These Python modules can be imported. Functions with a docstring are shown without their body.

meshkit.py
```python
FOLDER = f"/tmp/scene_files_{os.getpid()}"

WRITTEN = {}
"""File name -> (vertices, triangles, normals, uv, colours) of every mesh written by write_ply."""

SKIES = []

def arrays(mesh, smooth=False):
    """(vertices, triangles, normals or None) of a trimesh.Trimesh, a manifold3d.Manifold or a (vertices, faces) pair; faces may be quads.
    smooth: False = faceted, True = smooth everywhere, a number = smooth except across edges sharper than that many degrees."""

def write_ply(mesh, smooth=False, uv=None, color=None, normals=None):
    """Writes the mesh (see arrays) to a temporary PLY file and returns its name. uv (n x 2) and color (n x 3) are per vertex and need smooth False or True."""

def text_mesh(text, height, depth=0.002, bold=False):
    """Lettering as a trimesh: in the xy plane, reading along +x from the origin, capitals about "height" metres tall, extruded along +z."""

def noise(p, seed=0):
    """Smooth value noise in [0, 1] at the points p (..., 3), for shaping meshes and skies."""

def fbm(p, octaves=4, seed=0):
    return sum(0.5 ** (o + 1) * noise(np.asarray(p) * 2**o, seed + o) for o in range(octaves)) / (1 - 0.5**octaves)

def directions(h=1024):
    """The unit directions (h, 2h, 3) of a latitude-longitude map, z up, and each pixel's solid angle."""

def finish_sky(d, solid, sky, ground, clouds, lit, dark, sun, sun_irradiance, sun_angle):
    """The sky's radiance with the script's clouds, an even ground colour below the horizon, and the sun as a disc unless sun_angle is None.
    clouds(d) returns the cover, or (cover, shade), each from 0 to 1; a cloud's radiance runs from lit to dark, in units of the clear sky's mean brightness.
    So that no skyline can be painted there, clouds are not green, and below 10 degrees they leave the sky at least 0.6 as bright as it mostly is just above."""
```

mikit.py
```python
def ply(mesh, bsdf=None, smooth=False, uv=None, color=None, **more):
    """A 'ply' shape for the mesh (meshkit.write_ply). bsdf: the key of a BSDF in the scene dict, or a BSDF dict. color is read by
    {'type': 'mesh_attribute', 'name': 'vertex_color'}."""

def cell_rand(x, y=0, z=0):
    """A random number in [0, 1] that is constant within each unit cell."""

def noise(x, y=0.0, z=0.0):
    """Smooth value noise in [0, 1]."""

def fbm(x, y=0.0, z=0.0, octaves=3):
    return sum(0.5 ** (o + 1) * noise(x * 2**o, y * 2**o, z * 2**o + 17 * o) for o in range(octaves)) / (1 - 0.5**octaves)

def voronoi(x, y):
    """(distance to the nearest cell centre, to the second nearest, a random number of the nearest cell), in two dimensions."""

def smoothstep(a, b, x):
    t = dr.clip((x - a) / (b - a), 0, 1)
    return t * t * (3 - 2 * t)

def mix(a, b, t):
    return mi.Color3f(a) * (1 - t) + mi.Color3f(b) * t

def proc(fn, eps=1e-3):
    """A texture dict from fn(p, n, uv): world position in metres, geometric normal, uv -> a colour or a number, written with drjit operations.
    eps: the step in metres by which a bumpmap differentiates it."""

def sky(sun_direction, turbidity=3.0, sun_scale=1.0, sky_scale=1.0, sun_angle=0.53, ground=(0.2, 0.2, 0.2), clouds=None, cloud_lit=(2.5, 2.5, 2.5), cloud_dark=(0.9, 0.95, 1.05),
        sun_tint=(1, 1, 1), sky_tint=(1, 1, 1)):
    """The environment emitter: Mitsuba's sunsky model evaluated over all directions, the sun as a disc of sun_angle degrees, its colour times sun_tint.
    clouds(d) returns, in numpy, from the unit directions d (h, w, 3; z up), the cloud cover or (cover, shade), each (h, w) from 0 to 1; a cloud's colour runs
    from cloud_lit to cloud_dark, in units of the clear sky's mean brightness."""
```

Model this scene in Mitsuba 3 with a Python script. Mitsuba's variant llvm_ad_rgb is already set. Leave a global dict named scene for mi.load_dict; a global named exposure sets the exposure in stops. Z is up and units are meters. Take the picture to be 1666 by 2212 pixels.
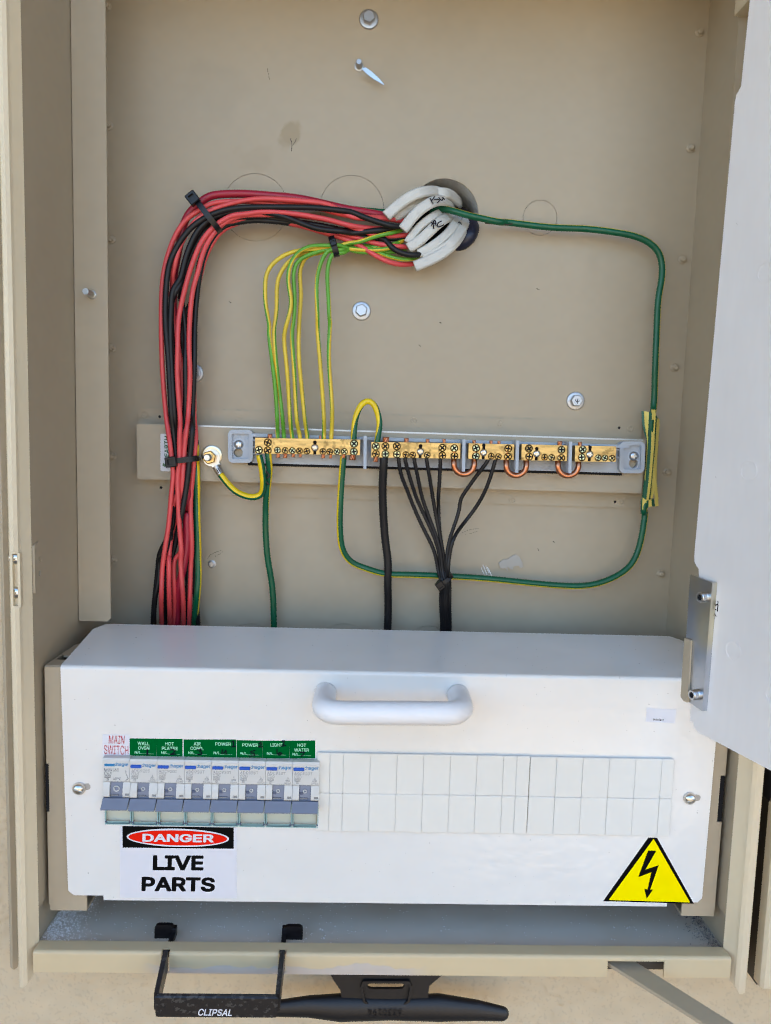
"""An open beige switchboard on a rendered wall: white breaker cover, terminal bars and wiring.  Working unit: millimetres, x right, y into the wall, z up;
the origin is the left end of the white cover's top fold.  add() turns millimetres into metres."""
import math, random
import numpy as np, trimesh, shapely.geometry as sg, shapely.affinity as sa, manifold3d as m3, mitsuba as mi, drjit as dr, mikit, meshkit
from mikit import noise, fbm, smoothstep, mix, cell_rand

# ------------------------------------------------------------------ camera, light, exposure
CAM_POS, CAM_FWD, CAM_UP, CAM_F = (197.38, -485.41, 158.07), (0.028968, 0.994136, -0.104188), (-0.026606, 0.104962, 0.99412), 1618.85
T = mi.ScalarTransform4f
o = np.array(CAM_POS) * 0.001
scene, labels = {}, {}
scene['camera'] = {'type': 'thinlens', 'fov_axis': 'x', 'fov': math.degrees(2 * math.atan(833 / CAM_F)), 'near_clip': 0.02, 'far_clip': 200.0,
                   'aperture_radius': 0.0009, 'focus_distance': 0.50,
                   'to_world': T().look_at(origin=o.tolist(), target=(o + np.array(CAM_FWD)).tolist(), up=list(CAM_UP))}
scene['sky'] = mikit.sky((0.66, 0.46, 0.66), turbidity=3.5, sun_scale=1.0, ground=(0.25, 0.22, 0.18), sky_tint=(1.04, 1.0, 0.95))
exposure = 4.15

rnd = random.Random(7)
nrs = np.random.RandomState(11)

# ------------------------------------------------------------------ materials
def lin(r, g, b, k=1.0):
    return [float(min(0.95, k * ((c / 255 / 12.92) if c < 11 else ((c / 255 + 0.055) / 1.055) ** 2.4))) for c in (r, g, b)]
def rgb(c): return {'type': 'rgb', 'value': c}
def plastic(c, a=0.1, ior=1.5):
    return {'type': 'twosided', 'b': {'type': 'roughplastic', 'diffuse_reflectance': c if isinstance(c, dict) else rgb(c), 'alpha': a, 'int_ior': ior, 'nonlinear': False}}
def prin(c, rough=0.5, metal=0.0, spec=0.5, **k):
    return {'type': 'twosided', 'b': {'type': 'principled', 'base_color': c if isinstance(c, dict) else rgb(c), 'roughness': rough, 'metallic': metal, 'specular': spec, **k}}
def metal(c, rough): return prin(c, rough, 1.0)
def bump(b, fn, scale, eps=2e-4):
    return {'type': 'twosided', 'b': {'type': 'bumpmap', 'tex': mikit.proc(fn, eps), 'scale': scale, 'b': b['b']}}

BEIGE = np.array(lin(180, 166, 142))
def dirt_spot(p, x, z, rx, rz):      # a soft blot with an uneven edge, centred on x, z (metres)
    w = fbm(p.x * 90, p.z * 90, 3.0) - 0.5
    d = dr.sqrt(dr.square((p.x - x) / rx) + dr.square((p.z - z) / rz))
    return 1 - smoothstep(0.55, 1.0, d + w * 1.1)
def beige_tex(p, n, uv):
    m = fbm(p.x * 9, p.y * 9, p.z * 9) - 0.5
    f = fbm(p.x * 160, p.y * 160 + 5, p.z * 160, 2) - 0.5
    return mi.Color3f(*[float(c) for c in BEIGE]) * (1 + 0.05 * m + 0.04 * f)
LIT_BEIGE = np.array(lin(219, 204, 174))  # same paint as BEIGE, lightened for the light on the outer front faces
def lit_beige_tex(p, n, uv): return mi.Color3f(*[float(c) for c in LIT_BEIGE]) * (0.96 + 0.08 * fbm(p.x * 40, p.y * 40, p.z * 14))
def back_tex(p, n, uv):
    c = beige_tex(p, n, uv)
    s = dr.maximum(dirt_spot(p, (132.8,125.7,386.1)[0] * 0.001, (132.8,125.7,386.1)[2] * 0.001, 0.011, 0.013), 0.22 * dirt_spot(p, (103.3,125.7,365)[0] * 0.001, (101.5,125.7,366.7)[2] * 0.001, 0.02, 0.012))
    c = mix(c, c * mi.Color3f(0.80, 0.74, 0.62), s * 0.8)
    sm = smoothstep(0.56, 0.72, fbm(p.x * 24 + 3, p.z * 19, 1.5))
    return c * (1 - 0.035 * sm)
def stucco_h(p, n, uv):
    q = p.x * 0.8 + p.z * 0.6
    r = p.z * 0.8 - p.x * 0.6
    return 0.6 * fbm(q * 520, r * 470, p.y * 500, 2) + 0.5 * smoothstep(0.3, 0.9, noise(q * 260 + 9, r * 240, 2.0))
def stucco_c(p, n, uv):
    m = fbm(p.x * 60, p.z * 60, 2.0) - 0.5
    g = smoothstep(0.70, 0.9, noise(p.x * 610 + p.z * 300, p.z * 560 - p.x * 280, 7.0))
    return mi.Color3f(*lin(204, 187, 158)) * (1 + 0.12 * m) * (1 - 0.08 * g)
def voro_spots(p, f, size):
    x, z = p.x * f, (p.z - p.y) * f
    i, j = dr.floor(x), dr.floor(z)
    cx, cz = i + 0.06 + 0.88 * cell_rand(i, j, 5), j + 0.06 + 0.88 * cell_rand(i, j, 6)
    d = dr.sqrt(dr.square(x - cx) + dr.square(z - cz))
    r = size * (0.35 + 0.65 * cell_rand(i, j, 8))
    return dr.select(cell_rand(i, j, 7) > 0.55, 1 - smoothstep(0.5, 1.0, d / r), 0)
def door_c(p, n, uv):
    sm = 0.05 * smoothstep(0.4, 0.8, fbm(p.x * 20 + p.y * 20, p.z * 16, 6.0)) + 0.03 * fbm(p.y * 300, p.z * 60, 1.0)
    return mix(mi.Color3f(*lin(243, 240, 238)) * (1 - sm), mi.Color3f(0.3, 0.28, 0.25), voro_spots(p, 40.0, 0.03) * 0.5)
def red_c(p, n, uv): return mi.Color3f(*lin(222, 80, 82)) * (0.90 + 0.2 * fbm(p.x * 70, p.y * 70, p.z * 45))
def cover_c(p, n, uv):
    q = dr.maximum(voro_spots(p, 47.0, 0.030), voro_spots(p + mi.Point3f(0.37, 0.0, 0.11), 96.0, 0.035) * 0.7)
    sm = smoothstep(0.45, 0.8, fbm(p.x * 22 + 5, p.z * 30, p.y * 30)) * 0.03
    return mix(mi.Color3f(*lin(222, 221, 217)) * (1 - sm), mi.Color3f(0.22, 0.20, 0.18), q * 0.6)
def peel(p, n, uv): return fbm(p.x * 330, (p.z + p.y) * 330, 4.0, 2)
def floor_c(p, n, uv):
    c = beige_tex(p, n, uv)
    gr = smoothstep(0.3, 0.7, fbm(p.x * 18, p.y * 18, 8.0))
    return mix(c, mi.Color3f(0.62, 0.58, 0.52), 0.5 + 0.25 * gr) * 0.98
def lip_c(p, n, uv):
    c = lit_beige_tex(p, n, uv) * 0.93
    edge = -0.1985 + 0.007 * (fbm(p.x * 34, 2.0, 1.0) - 0.5) + 0.0022 * (noise(p.x * 260, 1.0, 0.0) - 0.5)
    s = (1 - smoothstep(edge - 0.0006, edge + 0.0006, p.z)) * smoothstep(0.30, 0.42, noise(p.x * 9 + 4.1, 3.0, 0.0))
    c = mix(c * mi.Color3f(1.02, 0.97, 0.86), mi.Color3f(*lin(196, 188, 184)), s * 0.75)
    return c
def brass_c(p, n, uv):
    w = fbm(p.x * 120, p.y * 300, p.z * 500, 3)
    t = smoothstep(0.55, 0.8, fbm(p.x * 300, p.z * 260, 9.0))
    return mi.Color3f(0.58, 0.40, 0.16) * (0.55 + 0.8 * w) * (1 - 0.45 * t)
def stripe(g, y):
    g, y = [float(v) for v in g], [float(v) for v in y]
    return lambda p, n, uv: mix(mi.Color3f(*y), mi.Color3f(*g), smoothstep(-0.06, 0.06, uv.x)) * (0.93 + 0.14 * noise(uv.y * 3.0, 1.0, 0.0))
def black_worn(p, n, uv):
    w = smoothstep(0.60, 0.66, fbm(p.x * 420, p.y * 420, p.z * 420, 3)) * (0.12 + 0.88 * (1 - smoothstep(-0.219, -0.2085, p.z)))
    return mix(mi.Color3f(0.012, 0.012, 0.014), mi.Color3f(0.40, 0.38, 0.34), w * 0.9)
def zinc_c(p, n, uv):
    w = fbm(p.x * 60, p.y * 60, p.z * 45, 3)
    t = smoothstep(0.45, 0.7, fbm(p.x * 30 + 7, p.y * 50, p.z * 22, 2))
    return mix(mi.Color3f(0.52, 0.55, 0.60), mi.Color3f(0.74, 0.66, 0.44), t * 0.75) * (0.85 + 0.3 * w)
def tape_c(p, n, uv):
    return dr.select(uv.x > 0.5, 1.0, 0.0) * mi.Color3f(0.9, 0.75, 0.2) + dr.select(uv.x > 0.5, 0.0, 1.0) * mi.Color3f(0.008, 0.10, 0.05)

scene['m_beige'] = {'type': 'twosided', 'b': {'type': 'roughplastic', 'diffuse_reflectance': mikit.proc(beige_tex), 'alpha': 0.28, 'int_ior': 1.45}}
scene['m_beige_lit'] = {'type': 'twosided', 'b': {'type': 'roughplastic', 'diffuse_reflectance': mikit.proc(lit_beige_tex), 'alpha': 0.25, 'int_ior': 1.45}}
scene['m_back'] = {'type': 'twosided', 'b': {'type': 'roughplastic', 'diffuse_reflectance': mikit.proc(back_tex), 'alpha': 0.28, 'int_ior': 1.45}}
scene['m_floor'] = {'type': 'twosided', 'b': {'type': 'diffuse', 'reflectance': mikit.proc(floor_c)}}
scene['m_lip'] = {'type': 'twosided', 'b': {'type': 'roughplastic', 'diffuse_reflectance': mikit.proc(lip_c), 'alpha': 0.3, 'int_ior': 1.45}}
scene['m_stucco'] = {'type': 'twosided', 'b': {'type': 'bumpmap', 'tex': mikit.proc(stucco_h, 3e-4), 'scale': 0.0014, 'b': {'type': 'diffuse', 'reflectance': mikit.proc(stucco_c)}}}
scene['m_cover'] = bump({'b': {'type': 'roughplastic', 'diffuse_reflectance': mikit.proc(cover_c), 'alpha': 0.03, 'int_ior': 1.6}}, peel, 0.00016)
scene['m_ground'] = {'type': 'diffuse', 'reflectance': rgb([0.22, 0.19, 0.15])}
scene['m_added_path'] = {'type': 'diffuse', 'reflectance': rgb([0.52, 0.49, 0.44])}
scene['m_added_fence'] = {'type': 'twosided', 'b': {'type': 'diffuse', 'reflectance': rgb([0.36, 0.33, 0.27])}}
scene['m_door'] = {'type': 'twosided', 'b': {'type': 'roughplastic', 'diffuse_reflectance': mikit.proc(door_c), 'alpha': 0.3, 'int_ior': 1.4}}
scene['m_brass'] = {'type': 'twosided', 'b': {'type': 'principled', 'base_color': mikit.proc(brass_c), 'roughness': 0.33, 'metallic': 1.0}}
scene['m_brass_screw'] = metal([0.62, 0.50, 0.24], 0.14)
scene['m_copper'] = metal([0.58, 0.23, 0.12], 0.25)
scene['m_zinc'] = {'type': 'twosided', 'b': {'type': 'principled', 'base_color': mikit.proc(zinc_c), 'roughness': 0.3, 'metallic': 1.0}}
scene['m_steel'] = metal([0.62, 0.64, 0.66], 0.3)
scene['m_chrome'] = metal([0.66, 0.64, 0.60], 0.12)
scene['m_gold'] = metal([0.85, 0.60, 0.26], 0.25)
scene['m_red'] = {'type': 'twosided', 'b': {'type': 'roughplastic', 'diffuse_reflectance': mikit.proc(red_c), 'alpha': 0.22}}
scene['m_maroon'] = plastic(lin(165, 30, 55), 0.2)
scene['m_black'] = plastic([0.012, 0.012, 0.014], 0.22, 1.38)
scene['m_black_tie'] = plastic([0.006, 0.006, 0.008], 0.16, 1.4)
scene['m_black_handle'] = plastic([0.010, 0.010, 0.012], 0.28, 1.5)
scene['m_worn'] = {'type': 'twosided', 'b': {'type': 'roughplastic', 'diffuse_reflectance': mikit.proc(black_worn), 'alpha': 0.2}}
scene['m_scuff'] = plastic(lin(92, 82, 70), 0.4)
scene['m_gap_shade'] = plastic([0.05, 0.045, 0.04], 0.4)  # dark colour standing in for shade in the post gap and lip slot
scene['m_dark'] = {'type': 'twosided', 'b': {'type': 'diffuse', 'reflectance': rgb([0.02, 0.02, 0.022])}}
scene['m_gy_small'] = {'type': 'twosided', 'b': {'type': 'roughplastic', 'diffuse_reflectance': mikit.proc(stripe(lin(98, 166, 50), lin(226, 196, 58))), 'alpha': 0.22}}
scene['m_gy_big'] = {'type': 'twosided', 'b': {'type': 'roughplastic', 'diffuse_reflectance': mikit.proc(stripe(lin(0, 88, 58), lin(232, 200, 20))), 'alpha': 0.16}}
scene['m_tps'] = plastic(lin(212, 211, 204), 0.3)
scene['m_navy'] = plastic([0.01, 0.014, 0.04], 0.2)
scene['m_conduit'] = plastic(lin(232, 229, 222), 0.4)
scene['m_grey_pl'] = plastic(lin(176, 184, 194), 0.25)
scene['m_white_pl'] = plastic(lin(226, 225, 218), 0.22)
scene['m_breaker'] = plastic(lin(212, 212, 208), 0.3)
scene['m_toggle'] = plastic(lin(126, 134, 153), 0.3)
scene['m_toggle_dk'] = plastic(lin(86, 97, 122), 0.35)
scene['m_blue'] = plastic(lin(20, 84, 184), 0.2)
scene['m_cyan'] = plastic(lin(0, 118, 176), 0.3)
scene['m_ink_grey'] = plastic(lin(150, 150, 150), 0.4)
scene['m_ink_dark'] = plastic(lin(105, 105, 108), 0.4)
scene['m_clear'] = {'type': 'thindielectric', 'int_ior': 1.5, 'specular_transmittance': rgb([0.88, 0.95, 0.92])}
scene['m_clear_edge'] = plastic(lin(140, 178, 180), 0.15)
scene['m_handle'] = plastic(lin(242, 242, 243), 0.25)
scene['m_label_green'] = {'type': 'twosided', 'b': {'type': 'diffuse', 'reflectance': rgb(lin(0, 92, 40))}}
scene['m_mint'] = plastic(lin(176, 240, 206), 0.4)
scene['m_sticker'] = plastic(lin(222, 223, 230), 0.25)
scene['m_sign_black'] = {'type': 'twosided', 'b': {'type': 'diffuse', 'reflectance': rgb([0.006, 0.006, 0.006])}}
scene['m_sign_red'] = {'type': 'twosided', 'b': {'type': 'diffuse', 'reflectance': rgb(lin(228, 34, 18))}}
scene['m_sign_yellow'] = {'type': 'twosided', 'b': {'type': 'diffuse', 'reflectance': rgb(lin(244, 226, 0))}}
scene['m_main_red'] = plastic(lin(188, 40, 52), 0.4)
scene['m_marker'] = {'type': 'twosided', 'b': {'type': 'diffuse', 'reflectance': rgb([0.008, 0.008, 0.016])}}
scene['m_marker_brown'] = plastic([0.03, 0.018, 0.012], 0.35)
scene['m_tape'] = {'type': 'twosided', 'b': {'type': 'roughplastic', 'diffuse_reflectance': mikit.proc(tape_c), 'alpha': 0.2}}
scene['m_tape_green'] = plastic([0.008, 0.10, 0.05], 0.2)
scene['m_tape_yellow'] = plastic([0.80, 0.66, 0.16], 0.2)
scene['m_raw'] = metal([0.50, 0.51, 0.53], 0.42)
scene['m_putty'] = plastic(lin(176, 170, 160), 0.3)
scene['m_dust'] = {'type': 'twosided', 'b': {'type': 'diffuse', 'reflectance': rgb([0.86, 0.86, 0.86])}}
scene['m_dust_dk'] = plastic(lin(48, 54, 74), 0.5)

# ------------------------------------------------------------------ helpers
def key(name, parent=None):
    base = f'{parent}__{name}' if parent else name
    k, i = base, 0
    while k in scene or k in labels or any(False for _ in ()):
        i += 1
        k = f'{base}_{i:03d}'
    return k
def mesh_of(m):
    if hasattr(m, 'to_mesh'):
        q = m.to_mesh(); return trimesh.Trimesh(np.array(q.vert_properties)[:, :3], np.array(q.tri_verts), process=False)
    if isinstance(m, (list,)): return trimesh.util.concatenate([mesh_of(x) for x in m])
    return m
def add(name, m, mat, parent=None, smooth=False, uv=None, label=None):
    k = key(name, parent)
    m = mesh_of(m)
    scene[k] = mikit.ply(trimesh.Trimesh(np.array(m.vertices) * 0.001, np.array(m.faces), process=False), mat, smooth=smooth, uv=uv)
    if label: labels[k] = {'label': label}
    return k
def thing(name, label, cat, group=None, kind=None):
    k = key(name)
    labels[k] = {'label': label, 'category': cat}
    if group: labels[k]['group'] = group
    return k
def single(name, m, mat, label, cat, group=None, smooth=False, uv=None):
    k = add(name, m, mat, None, smooth, uv)
    labels[k] = {'label': label, 'category': cat}
    if group: labels[k]['group'] = group
    return k
def struct(name, m, mat, smooth=False):
    k = add(name, m, mat, None, smooth); labels[k] = {'kind': 'structure'}; return k
def copy_at(src, name, parent, M):       # another entry of the same mesh
    k = key(name, parent); scene[k] = {**scene[src], 'to_world': M}; return k
def mm(x, y, z): return T().translate([x * .001, y * .001, z * .001])

def man(m): return m3.Manifold(m3.Mesh(np.asarray(m.vertices, np.float32), np.asarray(m.faces, np.uint32)))
def hull(pts): return mesh_of(m3.Manifold.hull_points([tuple(map(float, p)) for p in pts]))
def bx(x0, x1, y0, y1, z0, z1, c=0.0):
    if c <= 0: return trimesh.creation.box(bounds=[[x0, y0, z0], [x1, y1, z1]])
    pts = []
    for sx, x in ((1, x0), (-1, x1)):
        for sy, y in ((1, y0), (-1, y1)):
            for sz, z in ((1, z0), (-1, z1)):
                pts += [(x, y + sy * c, z + sz * c), (x + sx * c, y, z + sz * c), (x + sx * c, y + sy * c, z)]
    return hull(pts)
def ext(poly, y0, y1):      # polygon in (x, z) made solid from y0 to y1 (y0 < y1)
    out = []
    for g in getattr(poly, 'geoms', [poly]):
        m = trimesh.creation.extrude_polygon(g, y1 - y0, engine='earcut')
        v = m.vertices.copy(); m.vertices = np.stack([v[:, 0], y1 - v[:, 2], v[:, 1]], 1); out.append(m)
    return trimesh.util.concatenate(out)
def ext_x(pts, x0, x1):     # polygon in (y, z) made solid from x0 to x1
    m = trimesh.creation.extrude_polygon(sg.Polygon(pts) if not hasattr(pts, 'geom_type') else pts, x1 - x0, engine='earcut')
    v = m.vertices.copy(); m.vertices = np.stack([x0 + v[:, 2], v[:, 0], v[:, 1]], 1); return m
def ext_z(poly, z0, z1):
    m = trimesh.creation.extrude_polygon(poly if hasattr(poly, 'geom_type') else sg.Polygon(poly), z1 - z0, engine='earcut')
    m.vertices[:, 2] += z0; return m
def rrect(x0, x1, z0, z1, r, q=4): return sg.box(x0 + r, z0 + r, x1 - r, z1 - r).buffer(r, quad_segs=q)
def lathe(prof, n=24, caps=True):      # profile (radius, height out of the surface); axis along -y, at the origin
    a = np.arange(n) * 2 * np.pi / n
    v, f = [], []
    for r, h in prof: v += [(r * np.cos(t), -h, r * np.sin(t)) for t in a]
    for k in range(len(prof) - 1):
        for i in range(n):
            j = (i + 1) % n; A, B, C_, D_ = k * n + i, k * n + j, (k + 1) * n + j, (k + 1) * n + i
            f += [(A, C_, B), (A, D_, C_)]
    if caps: v += [(0, -prof[0][1], 0), (0, -prof[-1][1], 0)]
    for i in range(n if caps else 0):
        j = (i + 1) % n
        f += [(len(v) - 2, i, j), (len(v) - 1, (len(prof) - 1) * n + j, (len(prof) - 1) * n + i)]
    m = trimesh.Trimesh(v, f, process=False); m.fix_normals(); return m
def shift(m, x, y, z):
    m = m.copy(); m.apply_translation([x, y, z]); return m
def roty(m, deg):
    m = m.copy(); m.apply_transform(trimesh.transformations.rotation_matrix(math.radians(deg), [0, 1, 0])); return m
def tidy(P):          # drops points that step back along a wire
    out = [P[0], P[1]]
    for p in P[2:]:
        a, b = np.subtract(out[-1], out[-2])[[0, 2]], np.subtract(p, out[-1])[[0, 2]]
        if a @ b > -0.1 * np.linalg.norm(a) * np.linalg.norm(b) and np.linalg.norm(b) > 2.0: out.append(p)
    return out
def smooth_path(P, step=2.5):
    P = np.array([p[:3] for p in P], float)
    keep = [0] + [i for i in range(1, len(P)) if np.linalg.norm(P[i] - P[i - 1]) > 0.3]
    P = P[keep]
    d = np.r_[0, np.cumsum(np.linalg.norm(np.diff(P, axis=0), axis=1) ** 0.5)]
    from scipy.interpolate import CubicSpline, PchipInterpolator
    cs = CubicSpline(d, P, bc_type='natural')
    t = np.linspace(0, d[-1], 400); Q = cs(t)
    L = np.r_[0, np.cumsum(np.linalg.norm(np.diff(Q, axis=0), axis=1))]
    n = max(6, int(L[-1] / step))
    s = np.linspace(0, L[-1], n + 1)
    return np.stack([np.interp(s, L, Q[:, k]) for k in range(3)], 1), s
def sweep(P, sec, step=2.5, twist=None, raw=False):
    """sec: (k, 2) closed section, first axis along the frame's side vector.  Returns mesh and, per vertex, (section index angle cosine, length)."""
    if raw: Q = np.asarray(P, float); s = np.r_[0, np.cumsum(np.linalg.norm(np.diff(Q, axis=0), axis=1))]
    else: Q, s = smooth_path(P, step)
    t = np.gradient(Q, axis=0); t /= np.linalg.norm(t, axis=1, keepdims=True)
    ref = np.cross(t, [0.0, 1.0, 0.0]); ln = np.linalg.norm(ref, axis=1)      # the section's first axis lies in the wall's plane, the second looks out of the wall
    i0 = int(np.argmax(ln > 0.35)) if (ln > 0.35).any() else int(np.argmax(ln))
    side = ref[i0] / ln[i0]
    sec = np.asarray(sec, float); k = len(sec)
    V, A = [], []
    base = np.arctan2(sec[:, 1], sec[:, 0])
    for i in range(len(Q)):
        if ln[i] > 0.35: side = ref[i] / ln[i]
        side = side - t[i] * (side @ t[i]); side /= np.linalg.norm(side)
        up = np.cross(t[i], side)
        V.append(Q[i] + sec[:, :1] * side + sec[:, 1:] * up)
        A.append(base)
    V = np.vstack(V); n = len(Q); f = []
    ii, jj = np.meshgrid(np.arange(n - 1), np.arange(k), indexing='ij'); j2 = (jj + 1) % k
    a, b, c, d = ii * k + jj, ii * k + j2, (ii + 1) * k + j2, (ii + 1) * k + jj
    f = np.vstack([np.stack([a, b, c], -1).reshape(-1, 3), np.stack([a, c, d], -1).reshape(-1, 3)])
    V = np.vstack([V, Q[0], Q[-1]])
    caps = [(n * k, (j + 1) % k, j) for j in range(k)] + [(n * k + 1, (n - 1) * k + j, (n - 1) * k + (j + 1) % k) for j in range(k)]
    m = trimesh.Trimesh(V, np.vstack([f, caps]), process=False)
    return m, np.r_[np.tile(base, n), 0, 0], np.r_[np.repeat(s, k), s[0], s[-1]]
def circ(r, k=14): a = np.arange(k) * 2 * np.pi / k; return np.stack([r * np.cos(a), r * np.sin(a)], 1)
def tube(P, r, step=2.5, k=14): return sweep(P, circ(r, k), step)[0]
def tube_uv(P, r, ang, turns, width=0.0, step=2.5, k=20):
    """A striped wire: uv.x = cos(angle round the wire - a turning phase) - width, so that the stripe's edge is where it changes sign."""
    m, a, s = sweep(P, circ(r, k), step)
    ph = math.radians(ang) + 2 * np.pi * turns * s / s.max()
    return m, np.stack([np.cos(a - ph) - width, s * 0.1], 1)
def heavy(s, e):      # lettering with its strokes thickened by e (capitals 1 high)
    from shapely import union_all
    m = meshkit.text_mesh(s, 1.0, 0.1, True)
    top = m.vertices[m.faces[m.face_normals[:, 2] > 0.9]]
    g = union_all([sg.Polygon(q[:, :2]).buffer(0.002) for q in top]).buffer(e, join_style=2).simplify(0.004)
    return trimesh.util.concatenate([trimesh.creation.extrude_polygon(q, 0.1, engine='earcut') for q in getattr(g, 'geoms', [g])])
def text(s, x0, x1, z0, z1, y, bold=False, d=0.12):   # lettering that fills x0..x1, z0..z1 on the plane y, facing -y
    m = meshkit.text_mesh(s, 1.0, 0.1, bold)
    b = m.bounds; v = m.vertices
    X = x0 + (v[:, 0] - b[0, 0]) / (b[1, 0] - b[0, 0]) * (x1 - x0)
    Z = z0 + (v[:, 1] - b[0, 1]) / (b[1, 1] - b[0, 1]) * (z1 - z0)
    Y = y - v[:, 2] / 0.1 * d
    return trimesh.Trimesh(np.stack([X, Y, Z], 1), m.faces, process=False)
def textq(s, A, B, C_, y, bold=False, d=0.12):        # lettering in a skewed frame: A lower left, B lower right, C_ upper left (x, z)
    m = heavy(s, bold) if bold not in (True, False) else meshkit.text_mesh(s, 1.0, 0.1, bold)
    b = m.bounds; v = m.vertices
    a = (v[:, 0] - b[0, 0]) / (b[1, 0] - b[0, 0]); c = (v[:, 1] - b[0, 1]) / (b[1, 1] - b[0, 1])
    X = A[0] + a * (B[0] - A[0]) + c * (C_[0] - A[0]); Z = A[1] + a * (B[1] - A[1]) + c * (C_[1] - A[1])
    return trimesh.Trimesh(np.stack([X, y - v[:, 2] / 0.1 * d, Z], 1), m.faces, process=False)
def pen(pts, w, y, d=0.12):                           # a pen stroke: flat line of width w on the plane y
    return ext(sg.LineString([(p[0], p[2] if len(p) > 2 else p[1]) for p in pts]).buffer(w / 2, quad_segs=3), y - d, y)
def xz(P): return [(p[0], p[2]) for p in P]

# screws and bolts, made once at the origin, head out along -y
def cross_cut(m, w, l, depth, top):
    c = man(bx(-l, l, -top - 5, -top + depth, -w, w)) + man(bx(-w, w, -top - 5, -top + depth, -l, l))
    return mesh_of(man(m) - c)
def slot_cut(m, w, l, depth, top): return mesh_of(man(m) - man(bx(-l, l, -top - 5, -top + depth, -w, w)))
def dome(r, h, n=20, base=0.0): return lathe([(r, -base)] + [(r * math.cos(t), h * math.sin(t)) for t in np.linspace(0.0, 1.45, 6)], n)
def hexbolt():
    f = lathe([(7.2, 0), (7.4, 0.6), (6.9, 1.3), (5.4, 1.7)], 28)
    hx = sg.Polygon([(5.0 * math.cos(a), 5.0 * math.sin(a)) for a in np.arange(6) * math.pi / 3])
    return [f, hull([(p[0] * k, -h, p[1] * k) for p in hx.exterior.coords for k, h in ((1, 1.5), (1, 4.6), (0.86, 5.4))])]

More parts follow.
